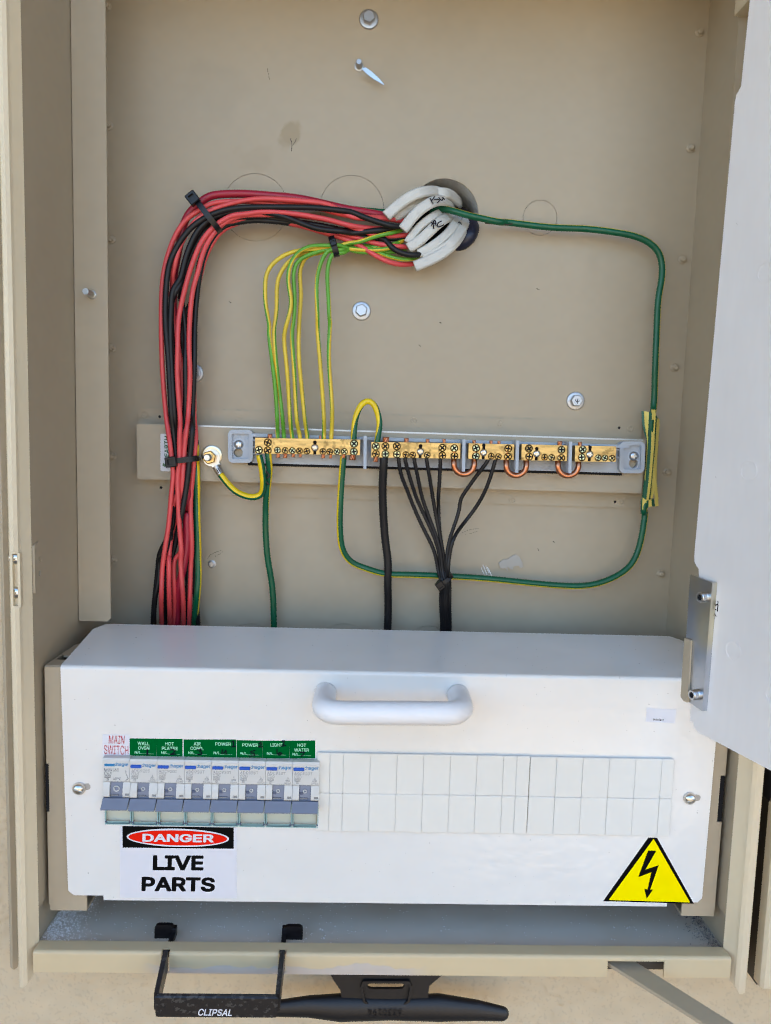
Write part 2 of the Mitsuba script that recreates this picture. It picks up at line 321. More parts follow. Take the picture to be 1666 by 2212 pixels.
# ------------------------------------------------------------------ setting: ground, rendered wall, added unseen eave, path and fence
WALL_Y = 28.0
struct('ground', trimesh.creation.box(bounds=[[-30000, -30000, -1650], [30000, 300, -1450]]), 'm_ground')
w = sg.box(-9000, -1450, 9000, 948).difference(sg.box(-19, -206, 461, 588))
single('rendered_wall', ext(w, WALL_Y, WALL_Y + 110), 'm_stucco', 'cream sprayed render wall around and below the steel enclosure', 'wall')
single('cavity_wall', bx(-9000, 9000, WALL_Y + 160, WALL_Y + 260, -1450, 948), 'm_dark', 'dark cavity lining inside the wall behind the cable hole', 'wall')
single('added_eave', bx(-9000, 9000, -600, 6000, 950, 1080), 'm_stucco', 'added eave above the wall shutting out high sky, out of view', 'eave')  # added unseen eave that keeps high sky light off the box

struct('added_path', trimesh.creation.box(bounds=[[700, -3990, -1450], [1850, -300, -1438]]), 'm_added_path')  # added unseen slab, pale so that the glossy cover mirrors a bright patch
single('added_fence', bx(-9000, 9000, -4060, -4000, -1450, 350), 'm_added_fence', 'added cream fence bouncing sunlight at the enclosure, out of view behind the viewer', 'fence')  # added unseen fence that throws sunlight back towards the box

# ------------------------------------------------------------------ the enclosure
XL, XR, YB, YF, ZT = -14.0, 454.5, 125.7, -16.5, 508.0
E = thing('switchboard_enclosure', 'open beige powder-coated steel switchboard enclosure fixed to the rendered wall', 'electrical enclosure')
back = sg.box(XL, -196, XR, ZT)
HOLE = (254.6,125.7,331.5)
HR = 27.0
back = back.difference(sg.Point(HOLE[0], HOLE[2]).buffer(HR, quad_segs=16))
KO = []
for c, r in (((106.2,125.7,331.1), 25.6), ((181.6,125.7,333.1), 25.2), ((330.7,125.7,331.6), 13.6), ((106.5,125.7,-27.6), 25.5), ((183.5,125.7,-25.9), 25.5), ((254.2,125.7,-17.6), 17.0)):
    ring = sg.Point(c[0], c[2]).buffer(r, quad_segs=16)
    back = back.difference(ring); KO.append(ring)
add('back_panel', ext(back, YB, YB + 1.4), 'm_back', E)
for k in KO: add('knockout', ext(k.buffer(-0.26), YB + 0.15, YB + 1.3), 'm_back', E + '__back_panel')
# spot-welded studs beside the corners of the back panel
stud = lathe([(3.6, 0), (3.6, 0.7), (2.7, 1.2), (2.3, 1.3), (2.2, 3.2), (1.4, 3.8)], 18)
first = add('weld_stud', shift(stud, 0, 0, 0), 'm_beige', E + '__back_panel', smooth=35)
for p in ([(447.8,125.7,474.8),(447.1,125.7,388.7),(446.6,125.7,303.3),(446.2,125.7,218.2),(446.1,125.7,133.2),(446.5,125.7,48.5),(-7.7,125.7,474.3),(-7,125.7,387.8),(-6,125.7,302.8),(-6,125.7,219.1),(-6.3,125.7,133.5),(-6.7,125.7,48.9)]):
    if 'done' in globals(): copy_at(first, 'weld_stud', E + '__back_panel', mm(*p))
    else: scene[first]['to_world'] = mm(*p); done = 1
add('side_wall', bx(XL - 1.4, XL, YF + 10.2, YB, -166, ZT), 'm_beige', E)
add('skirt', bx(XL - 4.4, XL - 3.0, YF + 10.2, YB, -194, -166.5), 'm_beige', E)
add('side_wall', bx(XR, XR + 1.4, YF + 10.2, YB, -166, ZT), 'm_beige', E)
add('skirt', bx(XR + 3.0, XR + 4.4, YF + 10.2, YB, -194, -166.5), 'm_beige', E)
add('roof', bx(XL - 1.4, XR + 1.4, YF, YB, ZT, ZT + 1.4), 'm_beige', E)
add('floor_tray', bx(XL - 4, XR + 4, -9, YB, -195.4, -194), 'm_floor', E)
# lip: a rounded fold with a flat top, and the stay's slot cut through its face
prof = [(-5.5, -195), (-5.5, -189.9), (-14.2, -189.9)] + [(-14.2 - 2.3 * math.sin(a), -192.2 + 2.3 * math.cos(a)) for a in np.linspace(0.2, math.pi / 2, 5)] + [(-16.5, -204.6), (-15.2, -204.6), (-15.2, -192.0), (-14.0, -191.2), (-6.8, -191.2), (-6.8, -195)]
lip = man(ext_x(prof, XL, XR + 1))
sA, sB = (370.8,-16.5,-193), (409.7,-16.5,-204.6)
lip = lip - man(bx(sA[0], sB[0], -20, -14.6, sB[2], sA[2]))
CS = ((73.1,-16.5,-191.7), (150.7,-16.5,-190.9))
for p in CS: lip = lip - man(bx(p[0] - 2.6, p[0] + 2.6, -20, -12, p[2] - 12.5, p[2] + 3.4))
add('front_lip', mesh_of(lip), 'm_lip', E, smooth=30)
add('slot_shade_backing', bx(sA[0] - 4, sB[0] + 4, -6.9, -5.9, -206, -196), 'm_gap_shade', E)  # dark plate painted as the shade inside the slot
# posts: rounded fronts with mitred feet
def post(x0, x1, inner, sgn):
    c = sg.Polygon([(x0, 40), (x0, YF + 2.5), (x0 + sgn * 1.5, YF + 0.5), (x0 + sgn * 4, YF), (x1 - sgn * 3, YF), (x1 - sgn * 0.8, YF + 1.2), (x1, YF + 4), (inner, YF + 10), (inner - sgn * 1.5, YF + 10), (x1 - sgn * 1.5, YF + 5), (x0 + sgn * 1.5, YF + 3), (x0 + sgn * 1.5, 40)])
    return c.buffer(0)
PL = man(ext_z(post((-24.7,-16.5,-122.9)[0], (-17.6,-16.5,-122.8)[0], XL, 1.0), -236, 585))
fz = [(-26.2,-16.5,-207.2), (-21.8,-16.5,-215.9), (-14.8,-16.5,-205.4)]
PL = PL ^ man(ext(sg.Polygon([(-40, fz[0][2] - 1), (fz[0][0], fz[0][2]), (fz[1][0] - 2, fz[1][2]), (fz[1][0] + 2, fz[1][2]), (XL + 1, fz[2][2]), (30, fz[2][2] + 20), (30, 700), (-40, 700)]), -40, 60))
# strike recess in the left post
rc = ((-21.7,-16.5,76.3), (-17.4,-16.5,43))
PL = PL - man(bx(rc[0][0], rc[1][0] + 3, YF - 5, YF + 3.0, rc[1][2], rc[0][2]))
lp = add('post', mesh_of(PL), 'm_beige_lit', E, smooth=25)
add('strike_bar', bx(rc[1][0] - 1.2, rc[1][0] + 0.4, YF + 0.2, YF + 3.6, rc[1][2] - 0.6, rc[0][2] + 0.6), 'm_beige_lit', E + '__post')
sc = cross_cut(dome(4.0, 2.6), 0.55, 2.1, 1.6, 2.5)
for u in ((-21.2,-14,73), (-20.9,-14,51.2)): add('strike_screw', shift(sc, u[0] - 0.4, YF + 3.2, u[2]), 'm_chrome', E + '__post', smooth=35)
add('outer_frame', ext_z(post((-43.4,10,-138.9)[0], (-37.6,10,-138.8)[0], (-37.6,10,-138.8)[0] + 0.4, 1.0).intersection(sg.box(-60, -30, 10, WALL_Y)), (-36.6,0,-218.5)[2], 585) if False else bx((-41.1,6,-136.5)[0], (-35.4,6,-136.4)[0], 6, WALL_Y, (-39.5,6,-222.2)[2], 585, 2.5), 'm_beige', E, smooth=25)
pr = ((457.7,-16.5,-160.9)[0], (468.6,-16.5,-160.7)[0])
PR = man(ext_z(post(pr[1], pr[0] + 1.5, XR, -1.0), -236, 585))
gz = [(456.6,-16.5,-205), (464.6,-16.5,-216.4), (469.4,-16.5,-211.4)]
PR = PR ^ man(ext(sg.Polygon([(XR - 8, gz[0][2] + 14), (gz[0][0] - 1, gz[0][2]), (gz[1][0] - 1.5, gz[1][2]), (gz[1][0] + 1.5, gz[1][2]), (gz[2][0] + 1, gz[2][2]), (520, gz[2][2] + 12), (520, 700), (XR - 8, 700)]), -40, 60))
add('post', mesh_of(PR), 'm_beige_lit', E, smooth=25)
# flanges on the side walls, half way to the back
msx = (10.2,69,130.7)[0]
mb = (-3.2,69,12)[2]
ms = sg.Polygon([(XL + 0.7, mb), (msx - 2.5, mb), (msx, mb + 2.5), (msx, ZT), (XL + 0.7, ZT)])
add('flange', ext(ms.buffer(-1).buffer(1), 69, 70.6), 'm_beige', E)
pk = [(max(q[1], -5.5), q[2]) for q in [(-14,-12.9,80.1),(-14,2.2,82.1),(-14,4.3,69.8),(-14,2.1,51),(-14,-13.6,48.4)]]
sl_ = sg.LineString([(q[1], q[2]) for q in [(-14,2.4,70.7),(-14,3.1,65.2),(-14,1.3,60.4)]]).buffer(1.3)
add('latch_plate', ext_x(sg.Polygon(pk).buffer(-1).buffer(1).difference(sl_.buffer(0.01)), XL + 0.02, XL + 1.5), 'm_beige', E + '__side_wall')
add('latch_slot', ext_x(sl_, XL + 0.01, XL + 0.3), 'm_dark', E + '__side_wall')
add('upper_hinge', bx(XR - 9, XR - 0.2, 40, 62, (448.6,50,453.5)[2], ZT), 'm_beige_lit', E)
add('flange', bx(XR - 5.5, XR, 62, 63.5, 60, ZT), 'm_beige', E)
st = (-0.9,69,250.6)
sb = add('threaded_stud', [lathe([(3.4, 0), (3.2, 0.4), (2.8, 1.2), (2.5, 1.3)] + [(2.5 - 0.25 * (i % 2), 1.6 + i * 0.55) for i in range(20)] + [(2.2, 13)], 16)], 'm_steel', E, smooth=40)
scene[sb]['to_world'] = mm(st[0], 69, st[2])
# raised channel across the back with its welded feet
cA, cB, cC, cD = (18.7,107,160), (419.6,107,159.2), (19.2,107,116.7), (420.6,107,116.4)
cA, cB = (cA[0], cA[2]), (cB[0], cB[2]); cC, cD = (cA[0] + 0.3, cC[2]), (cB[0] - 0.5, cD[2])
ch = sg.Polygon([cC, cD, cB, cA])
CH = add('channel', [ext(ch, 107, 108.4), ext(sg.Polygon([(cA[0], cA[1] - 1.4), (cB[0], cB[1] - 1.4), cB, cA]), 108.4, YB), ext(sg.Polygon([cC, cD, (cD[0], cD[1] + 1.4), (cC[0], cC[1] + 1.4)]), 108.4, YB)], 'm_beige', E)
f1 = xz([(14.8,125,173),(421.6,125,173),(422.6,125,157.2),(14.7,125,156.4)])
f2 = xz([(15.2,125,117.4),(425.3,125,116.6),(425.8,125,102.8),(15.9,125,105)])
add('channel_foot', ext(sg.Polygon(f1).buffer(-3).buffer(3, quad_segs=3), 123.4, YB - 0.7), 'm_beige', E + '__channel')
add('channel_foot', ext(sg.Polygon(f2).buffer(-3).buffer(3, quad_segs=3), 123.4, YB - 0.7), 'm_beige', E + '__channel')
add('scraped_edge', ext(sg.Polygon([(cA[0] + 40, cA[1] - 0.9), (cB[0] - 2, cB[1] - 0.9), (cB[0] - 2, cB[1] + 0.25), (cA[0] + 40, cA[1] + 0.25)]), 106.85, 108.0), 'm_raw', E + '__channel')
dim = lathe([(3.0, 0), (2.9, 0.25), (2.0, 0.35), (1.7, 0.1)], 18)
for p in ([(20,123.4,166.9),(236.1,123.4,169.3),(306,123.4,169.1),(412.6,123.4,167.8),(319.1,123.4,107),(408.7,123.4,107.9),(63.6,123.4,111.3)]): add('spot_weld', shift(dim, *p), 'm_beige', E + '__channel', smooth=40)
for p in ([(403.4,123.4,168.3),(403.7,123.4,107.7),(32.1,123.4,166.1),(33.1,123.4,109.3)]): add('pilot_hole', shift(lathe([(1.1, 0), (1.0, 0.12)], 12), *p), 'm_dark', E + '__channel')
es = ((37.2,106.8,152.7), (45.7,106.8,123.6))
S_ = add('earth_sticker', ext(rrect(es[0][0], es[1][0], es[1][2], es[0][2], 1.2), 106.6, 106.85), 'm_sticker', E, label='white sticker reading EARTH in green, partly behind the wires')
t0 = (40.3,106.6,135); t1 = (43.9,106.6,151)
m = meshkit.text_mesh('EARTH', 1.0, 0.1, True); b = m.bounds; v = m.vertices
q = trimesh.Trimesh(np.stack([t1[0] - (v[:, 1] - b[0, 1]) / (b[1, 1] - b[0, 1]) * (t1[0] - t0[0]), 106.6 - v[:, 2] * 1.5, t0[2] + (v[:, 0] - b[0, 0]) / (b[1, 0] - b[0, 0]) * (t1[2] - t0[2])], 1), m.faces, process=False)
add('lettering', q, 'm_label_green', S_)
add('earth_symbol', [pen([(39.5,106.6,129.5),(39.5,106.6,127.9)], 0.8, 106.6), pen([(40.6,106.6,129),(40.6,106.6,127.3)], 0.8, 106.6), pen([(41.6,106.6,128.6),(41.6,106.6,126.8)], 0.8, 106.6), pen([(41.6,106.6,127.7),(43.9,106.6,127.7)], 0.8, 106.6)], 'm_label_green', S_)

for S_, w_ in (([(114.3,125.7,434.4),(115,125.7,430.4),(115.8,125.7,426.4)], 0.35), ([(132.9,125.7,383.4),(134,125.7,379.3),(133.7,125.7,374.5)], 0.6), ([(137.5,125.7,383.6),(135.1,125.7,379.4)], 0.5), ([(279,125.7,78.5),(284,125.7,81),(292.1,125.7,82.4)], 0.22), ([(281.6,125.7,77.1),(285.8,125.7,78.1),(291.3,125.7,80.1)], 0.2), ([(70.5,125.7,52.1),(72.3,125.7,54.8),(76.7,125.7,57),(81.1,125.7,58.8)], 0.3),
              ([(76.3,125.7,53.7),(80.4,125.7,55.9),(83.1,125.7,58.1)], 0.25), ([(159.5,125.7,168.1),(161,125.7,167.8)], 0.5), ([(237.9,125.7,229.5),(239.5,125.7,228.5)], 0.5), ([(330.1,125.7,277),(332.8,125.7,276)], 0.4), ([(254.2,125.7,247.8),(255.2,125.7,247.3)], 0.8), ([(354.8,125.7,73.1),(355.9,125.7,72.7)], 0.8), ([(342.3,125.7,66.9),(343.2,125.7,65)], 0.5), ([(86.2,125.7,258.4),(87.7,125.7,257.5)], 0.6)):
    add('scuff', pen(S_, w_, YB - 0.01, 0.1), 'm_scuff', E + '__back_panel')
for u0 in range(6): add('scuff', pen([(296,125.7,49.8),(298.6,125.7,44.4)] if u0 == 0 else [(q[0] + 1.3 * u0, q[1], q[2] - 0.35 * u0 + 1.5 * math.sin(2.3 * u0)) for q in [(296,125.7,51.4),(298.5,125.7,46)]], 0.45, YB - 0.01, 0.1), 'm_dust', E + '__back_panel')

# conduit through the wall behind the round hole, and the hole's raw edge
cd = lathe([(HR + 2.2, 0.0), (HR + 2.2, -60), (HR + 0.6, -60), (HR + 0.6, 0.0), (HR + 2.2, 0.0)], 48, False)
single('cable_conduit', shift(cd, HOLE[0], YB + 1.6, HOLE[2]), 'm_conduit', 'white plastic conduit end seen through the round cable hole', 'conduit', smooth=40)

# bolts that hold the enclosure to the wall
bolts = [((191.2,125.7,473.2), 'zinc hex flange bolt at the top centre of the back panel'), ((191.2,125.7,254.5), 'zinc hex flange bolt in the middle of the back panel beside the earth wires'),
         ((366.8,125.7,188.9), 'zinc hex flange bolt stamped 4 above the right end of the terminal bars'), ((59.1,125.7,201.5), 'zinc hex flange bolt half hidden behind the red and black wires')]
for i, (p, l) in enumerate(bolts):
    k = thing('hex_bolt', l, 'bolt', 'bolts in the back panel')
    fl, hd = hexbolt()
    add('flange', shift(fl, p[0], YB, p[2]), 'm_raw', k, smooth=35); add('head', shift(roty(hd, 17 + 23 * i), p[0], YB, p[2]), 'm_raw', k)
    if i == 2: add('head_mark', [pen([(p[0] - 1.6, 0, p[2] + 0.8), (p[0] - 0.6, 0, p[2] - 0.8), (p[0] + 1.8, 0, p[2] - 0.2)], 0.6, YB - 5.4), pen([(p[0] + 0.4, 0, p[2] + 1.6), (p[0] + 0.4, 0, p[2] - 2.2)], 0.6, YB - 5.4)], 'm_marker', k)
p = (73.9,125.7,47.3)
single('cut_screw', shift(lathe([(3.4, 0), (3.2, 0.8), (2.4, 1.0), (2.3, 1.9), (2.0, 2.1)], 14), p[0], YB, p[2]), 'm_raw', 'short grey screw end in the back panel right of the wire bundle', 'screw', smooth=30)
p = (184.6,125.7,438.7)
k = thing('nail', 'screw shank with a bright metal curl hanging from it, high on the back panel', 'screw')
add('shank', shift(lathe([(3.6, 0), (3.4, 0.5), (2.5, 0.8), (2.4, 7.5), (1.9, 8.2)], 16), p[0], YB, p[2]), 'm_raw', k, smooth=35)
add('metal_curl', ext(sg.Polygon(xz([(187.3,118,433.6),(189.8,118,434.3),(194.4,118,431.5),(199.1,118,427.7),(203.9,118,422.9),(201.3,118,424.4),(196.3,118,426.9),(191.3,118,430.1)])).buffer(0.3), 117.4, 118), 'm_steel', k)

p = (313.4,125.7,53.1)
bl = sg.Polygon(xz([(310.5,125.7,53.9),(312.7,125.7,56.2),(314.9,125.7,56.9),(317.7,125.7,57.5),(320.4,125.7,59.8),(324.3,125.7,61.6),(327.2,125.7,59.4),(329.7,125.7,54.9),(330.4,125.7,51.5),(328.8,125.7,50.4),(326.4,125.7,52.6),(322.5,125.7,51.9),(322,125.7,49),(319.2,125.7,50.1),(317.4,125.7,51.8),(318.1,125.7,47.8),(315.8,125.7,50),(311.8,125.7,49.9)])).buffer(0.15)
single('putty_smear', ext(bl, 124.3, YB), 'm_putty', 'torn grey smear of sealant on the lower back panel', 'smear')

# ------------------------------------------------------------------ chassis behind the white cover
Cc = thing('breaker_chassis', 'beige folded steel chassis frame that carries the white breaker cover', 'chassis')
xl, xl2 = XL + 2.5, 4.0
add('upright', [bx(xl, xl2, 3.0, 4.4, -170, -2, 0.4), bx(xl, xl + 1.4, 4.5, 40, -170, -2)], 'm_beige', Cc)
xr, xr2 = XR - 2.8, 434.0
cut = ((448.1,3,-69.6), (448.4,3,-103.3))
ru = man(bx(xr2, xr, 3.0, 4.4, -168.5, 0, 0.4)) - man(bx((448.1,3,-83.6)[0], xr + 2, 0, 10, cut[1][2], cut[0][2]))
add('upright', [mesh_of(ru), bx(xr - 14, xr - 12.8, 4.5, 12, -168, 0)], 'm_beige', Cc)
c1, c2 = [(-12.5,3,-69.1),(-9.7,3,-102.8)]
add('notch_shade', bx(xl - 0.2, c2[0], 2.7, 3.9, c2[2], c1[2]), 'm_dark', Cc)  # dark plates paint the shade inside the chassis notches, here and below
add('notch_shade', bx((448.1,3,-83.6)[0], xr + 0.1, 4.4, 5.0, cut[1][2], cut[0][2]), 'm_dark', Cc)
add('foot', [bx(xl + 1, 14.5, 3.1, 4.5, -174, -160.5), bx(xl + 2, 14.5, 4.6, 40, -174, -172.6)], 'm_beige', Cc)
add('foot', [bx(428, xr - 0.5, 3.1, 4.5, -173, -160.5), bx(428, xr - 1, 4.6, 40, -173, -171.6)], 'm_beige', Cc)
def shelf(pts, z0=-5.0): return ext_z(pts, z0, z0 + 1.4)
add('top_tab', [shelf([(xl, 4.5), (5, 4.5), (5, 17), (xl + 2.5, 17), (xl, 14)], -3)], 'm_beige', Cc)
add('top_tab', [shelf([(xl + 1, 31), (xl + 3.5, 27), (5, 27), (5, 66), (xl + 7, 66), (xl + 1, 52)], -3)], 'm_beige', Cc)
add('top_tab', [shelf([(xl + 1, 78), (5, 78), (5, 116), (xl + 3, 116)], -3)], 'm_beige', Cc)
add('side_plate', [bx(5.2, 6.4, 4.6, 118, -160, -4), bx(432, 433.2, 4.6, 118, -160, -4)], 'm_beige', Cc)

# ------------------------------------------------------------------ the white cover
CV = thing('breaker_cover', 'glossy white steel cover with handle, breakers and warning stickers', 'cover')
CW, RF = 441.8, 2.6
x_br = (27.3,0,-64.4)[0]
cutout = sg.box((27,0,-64.4)[0] + 1.5, -108, (413.9,0,-61.7)[0] - 2, -61)
front = sg.Polygon([(0.4, -RF), (CW, -RF), (CW - 1.5, -157.5), (CW - 4.5, -160.8), (7, -160.8), (3.2, -157.5)]).difference(cutout)
add('front_face', ext(front, 0, 1.2), 'm_cover', CV)
fold = []
SL, AE = 0.148, 0.147                      # the top leans up towards the back
arc = [(RF - RF * math.sin(a), -RF + RF * math.cos(a)) for a in np.linspace(math.pi / 2, AE, 7)] + [(RF - (RF - 1.2) * math.sin(a), -RF + (RF - 1.2) * math.cos(a)) for a in np.linspace(AE, math.pi / 2, 7)]
add('top_fold', ext_x(arc, 0.4, CW), 'm_cover', CV, smooth=35)
fy = arc[6][0]
flap = sg.Polygon([(0.4, fy), (CW, fy), (CW, 58), (CW - 1, 62), (CW - 7, 69.5), (CW - 10, 70), (11, 70), (6, 69), (0.4, 60)])
fm = ext_z(flap, -1.2, 0)
fm.vertices[:, 2] += arc[6][1] + (fm.vertices[:, 1] - fy) * SL
add('top_flap', fm, 'm_cover', CV)
add('bottom_hem', [bx(27, 416, 0.2, 1.4, -164.2, -160.9), bx(27, 416, 1.5, 12, -164.2, -163.0)], 'm_cover', CV)
hy = -34.0
hA, hB = (175,-34,-15.6), (263.6,-34,-14.7)
hpath = [(hA[0], 0.0, hA[2] + 0.3), (hA[0], hy + 13, hA[2] + 0.2)] + [(hA[0] + 11 - 11 * math.cos(a), hy + 13 - 13 * math.sin(a), hA[2]) for a in np.linspace(0.15, 1.42, 8)]
hpath += [((hA[0] + hB[0]) / 2, hy, (hA[2] + hB[2]) / 2)] + [(hB[0] - 11 + 11 * math.cos(a), hy + 13 - 13 * math.sin(a), hB[2]) for a in np.linspace(1.42, 0.15, 8)] + [(hB[0], hy + 13, hB[2]), (hB[0], 0.0, hB[2])]
add('handle', tube(hpath, 7.4, 1.5, 24), 'm_handle', CV, smooth=True, label='rounded white plastic pull handle')
scw = slot_cut(dome(3.9, 2.9), 0.5, 3.0, 1.2, 2.8)
for k_, (p, a) in enumerate((((11.6,0,-84.5), 20), ((426.1,0,-84.6), -30))):
    add('fixing_screw', shift(roty(scw, a), p[0], -0.9, p[2]), 'm_chrome', CV, smooth=35)
    add('screw_slot', ext(sa.rotate(rrect(p[0] + 0.5, p[0] + 7.6, p[2] - 2.2, p[2] + 2.4, 2.0), 12 - 10 * k_, origin=(p[0], p[2])), -0.12, 0.0), 'm_putty', CV)
    add('screw_washer', shift(lathe([(4.4, 0), (4.4, 0.9), (3.8, 0.95)], 24), p[0], -0.05, p[2]), 'm_raw', CV, smooth=35)

# stickers and labels on the cover (part > lettering)
def sticker(name, P, mat, label, y0=-0.22, y1=-0.02):
    return add(name, ext(sg.Polygon(xz(P)), y0, y1), mat, CV, label=label)
K_ = sticker('danger_sticker', [(38.5,0,-111.3),(117,0,-110.7),(117.4,0,-161.8),(38.2,0,-162.1)], 'm_sticker', 'white sticker reading DANGER LIVE PARTS')
add('black_band', ext(sg.Polygon(xz([(40.2,0,-110.7),(115,0,-110.6),(115.1,0,-125.7),(40.3,0,-125.9)])), -0.38, -0.23), 'm_sign_black', K_)
ec, ex, ez = (77.5,0,-118.3), (111.9,0,-118), (77.5,0,-111.8)
def ell(rx, rz): return sa.rotate(sa.scale(sg.Point(ec[0], ec[2]).buffer(1, quad_segs=20), rx, rz), -0.5)
RX, RZ = ex[0] - ec[0], ez[2] - ec[2]
add('white_oval', ext(ell(RX, RZ), -0.54, -0.39), 'm_sticker', K_)
add('red_oval', ext(ell(RX - 1.3, RZ - 1.2), -0.70, -0.55), 'm_sign_red', K_)
A_, B_, C2 = (53.6,0,-121.3), (101.5,0,-121.1), (53.8,-0,-115.5)
add('lettering', textq('DANGER', (A_[0], A_[2]), (B_[0], B_[2]), (C2[0], C2[2]), -0.71, 0.03, 0.16), 'm_sticker', K_)
for s_, a, b, c in (('LIVE', (60.5,0,-141.8), (94.6,0,-141.6), (60.7,0,-131.1)), ('PARTS', (52.7,0,-157.1), (102.5,0,-157), (53,0,-146.6))):
    add('lettering', textq(s_, (a[0], a[2]), (b[0], b[2]), (c[0], c[2]), -0.23, 0.032, 0.16), 'm_sign_black', K_)
K_ = sticker('warning_triangle', [(370.9,0,-160.5),(399.4,0,-113.7),(405.5,0,-113.7),(434.7,0,-161.7)], 'm_sign_black', 'yellow triangle sticker with a black lightning arrow')
add('yellow_field', ext(sg.Polygon(xz([(374.6,0,-159.5),(403.1,0,-114.3),(431.9,0,-160.6)])).buffer(-0.2).buffer(0.2), -0.40, -0.23), 'm_sign_yellow', K_)
add('lightning_arrow', ext(sg.Polygon(xz([(399.8,0,-122.9),(405.3,0,-123),(398.7,-0,-136.9),(407.8,0,-133.5),(403,0,-151.7),(405,0,-151.4),(401.1,0,-158),(399,0,-150.9),(401.3,0,-151.5),(403.1,0,-138.5),(394.2,0,-142.3)])), -0.58, -0.41), 'm_sign_black', K_)
K_ = sticker('serial_sticker', [(392.2,0,-21.1),(412.4,0,-22.2),(412.1,0,-31.7),(392.2,0,-30.8)], 'm_sticker', 'small white serial number sticker')
a, b, c = (397,0,-29.8), (404.3,0,-30.1), (397.1,0,-28.6)
add('lettering', textq('80481817', (a[0], a[2]), (b[0], b[2]), (c[0], c[2]), -0.23, True), 'm_sign_black', K_)
# the strip of circuit labels
K_ = sticker('main_switch_label', [(27.7,0,-46.5),(45.5,0,-46.5),(45.2,0,-61.5),(27.4,0,-61.7)], 'm_sticker', 'white label reading MAIN SWITCH in red')
for s_, a, b, c in (('MAIN', (31.6,0,-52.9), (41.8,0,-53), (31.9,0,-47.3)), ('SWITCH', (28.5,0,-60.2), (44.5,0,-60.5), (28.5,0,-54))):
    add('lettering', textq(s_, (a[0], a[2]), (b[0], b[2]), (c[0], c[2]), -0.23), 'm_main_red', K_)
TAGS = [('WALL', 'OVEN', [(45.4,0,-49.1),(62.9,0,-49),(62.9,0,-61.9),(45.6,0,-61.8)], (346,427), (349,428), 182, 214, 'wall oven label marked 1'), ('HOT', 'PLATES', [(62.9,0,-49.1),(80.4,0,-48.9),(80.4,0,-61.6),(63.1,0,-61.8)], (538,600), (515,626), 184, 216, 'hot plates label marked 2'),
        ('AIR', 'COND.', [(81.1,0,-49.2),(98.5,0,-48.9),(98.3,0,-61.4),(81.2,0,-61.5)], (737,785), (714,805), 184, 216, 'air conditioning label marked 3'), ('POWER', '', [(98.3,0,-48.9),(116,0,-48.6),(116.1,0,-61.5),(98.4,0,-61.4)], (887,997), None, 186, 0, 'power label marked 1 and 4'),
        ('POWER', '', [(116.4,0,-49),(133.8,0,-49.1),(133.8,0,-61.4),(116.5,0,-61.5)], (1077,1187), None, 193, 0, 'power label marked 2 and 5'), ('LIGHT', '', [(133.9,0,-49.1),(151.4,0,-48.8),(151.5,0,-60.8),(133.9,0,-61.3)], (1273,1357), None, 192, 0, 'light label marked 1 and 6'),
        ('HOT', 'WATER', [(151.4,0,-48.8),(168.8,0,-48.3),(169,0,-60.6),(151.7,0,-61)], (1463,1525), (1442,1545), 194, 228, 'hot water label marked 7')]
KX = lambda u: (17.7,0,-53.6)[0] + u * ((170,0,-50.8)[0] - (17.7,0,-53.6)[0]) / 1600.0
KZ = lambda u, v: (17.9,0,-33.8)[2] + ((17.6,0,-63.5)[2] - (17.9,0,-33.8)[2]) * v / 300.0 + ((169.9,0,-45.8)[2] - (17.8,0,-48.6)[2]) * u / 1600.0
NL = [(326, 248), (510, 250), (698, 251), (876, 252), (1065, 256), (1250, 256), (1430, 262)]
INK = [[[(413, 240), (411, 275)], [(416, 238), (415, 272)]], [[(572, 242), (590, 236), (607, 246), (595, 262), (575, 272), (612, 268)]], [[(763, 240), (790, 236), (778, 252), (794, 256), (790, 272), (764, 272)]],
       [[(938, 238), (934, 262), (950, 262), (962, 242), (966, 270)], [(1003, 182), (1016, 178), (1014, 215), (1002, 218), (1030, 214)]], [[(1166, 244), (1138, 250), (1140, 262), (1160, 262), (1162, 280), (1130, 284)], [(1194, 195), (1206, 186), (1210, 200), (1192, 218), (1218, 218)]],
       [[(1320, 236), (1322, 268), (1340, 278), (1354, 264), (1340, 258), (1326, 272)], [(1356, 180), (1370, 174), (1366, 210), (1352, 213), (1380, 209)]], [[(1486, 258), (1514, 254), (1506, 270), (1494, 286)]]]
for (s1, s2, P_, a1, a2, v1, v2, lb), nl, ink in zip(TAGS, NL, INK):
    K_ = sticker('circuit_label', P_, 'm_label_green', 'green ' + lb)
    rim = sg.Polygon(xz(P_)); L_ = []
    L_.append(text(s1, KX(a1[0]), KX(a1[1]), KZ(a1[0], v1 + 24), KZ(a1[0], v1), -0.23, True))
    if s2: L_.append(text(s2, KX(a2[0]), KX(a2[1]), KZ(a2[0], v2 + 24), KZ(a2[0], v2), -0.23, True))
    L_.append(text('N/L', KX(nl[0]), KX(nl[0] + 44), KZ(nl[0], nl[1] + 20), KZ(nl[0], nl[1] - 2), -0.23, True))
    L_ += [pen([(KX(nl[0] + 47 + 8 * i), KZ(nl[0], nl[1] + 18)), (KX(nl[0] + 50 + 8 * i), KZ(nl[0], nl[1] + 18))], 0.22, -0.23) for i in range(11)]
    add('lettering', L_, 'm_mint', K_)
    add('handwriting', [pen([(KX(u), KZ(u, v)) for u, v in st_], 0.75, -0.40) for st_ in ink], 'm_marker', K_)

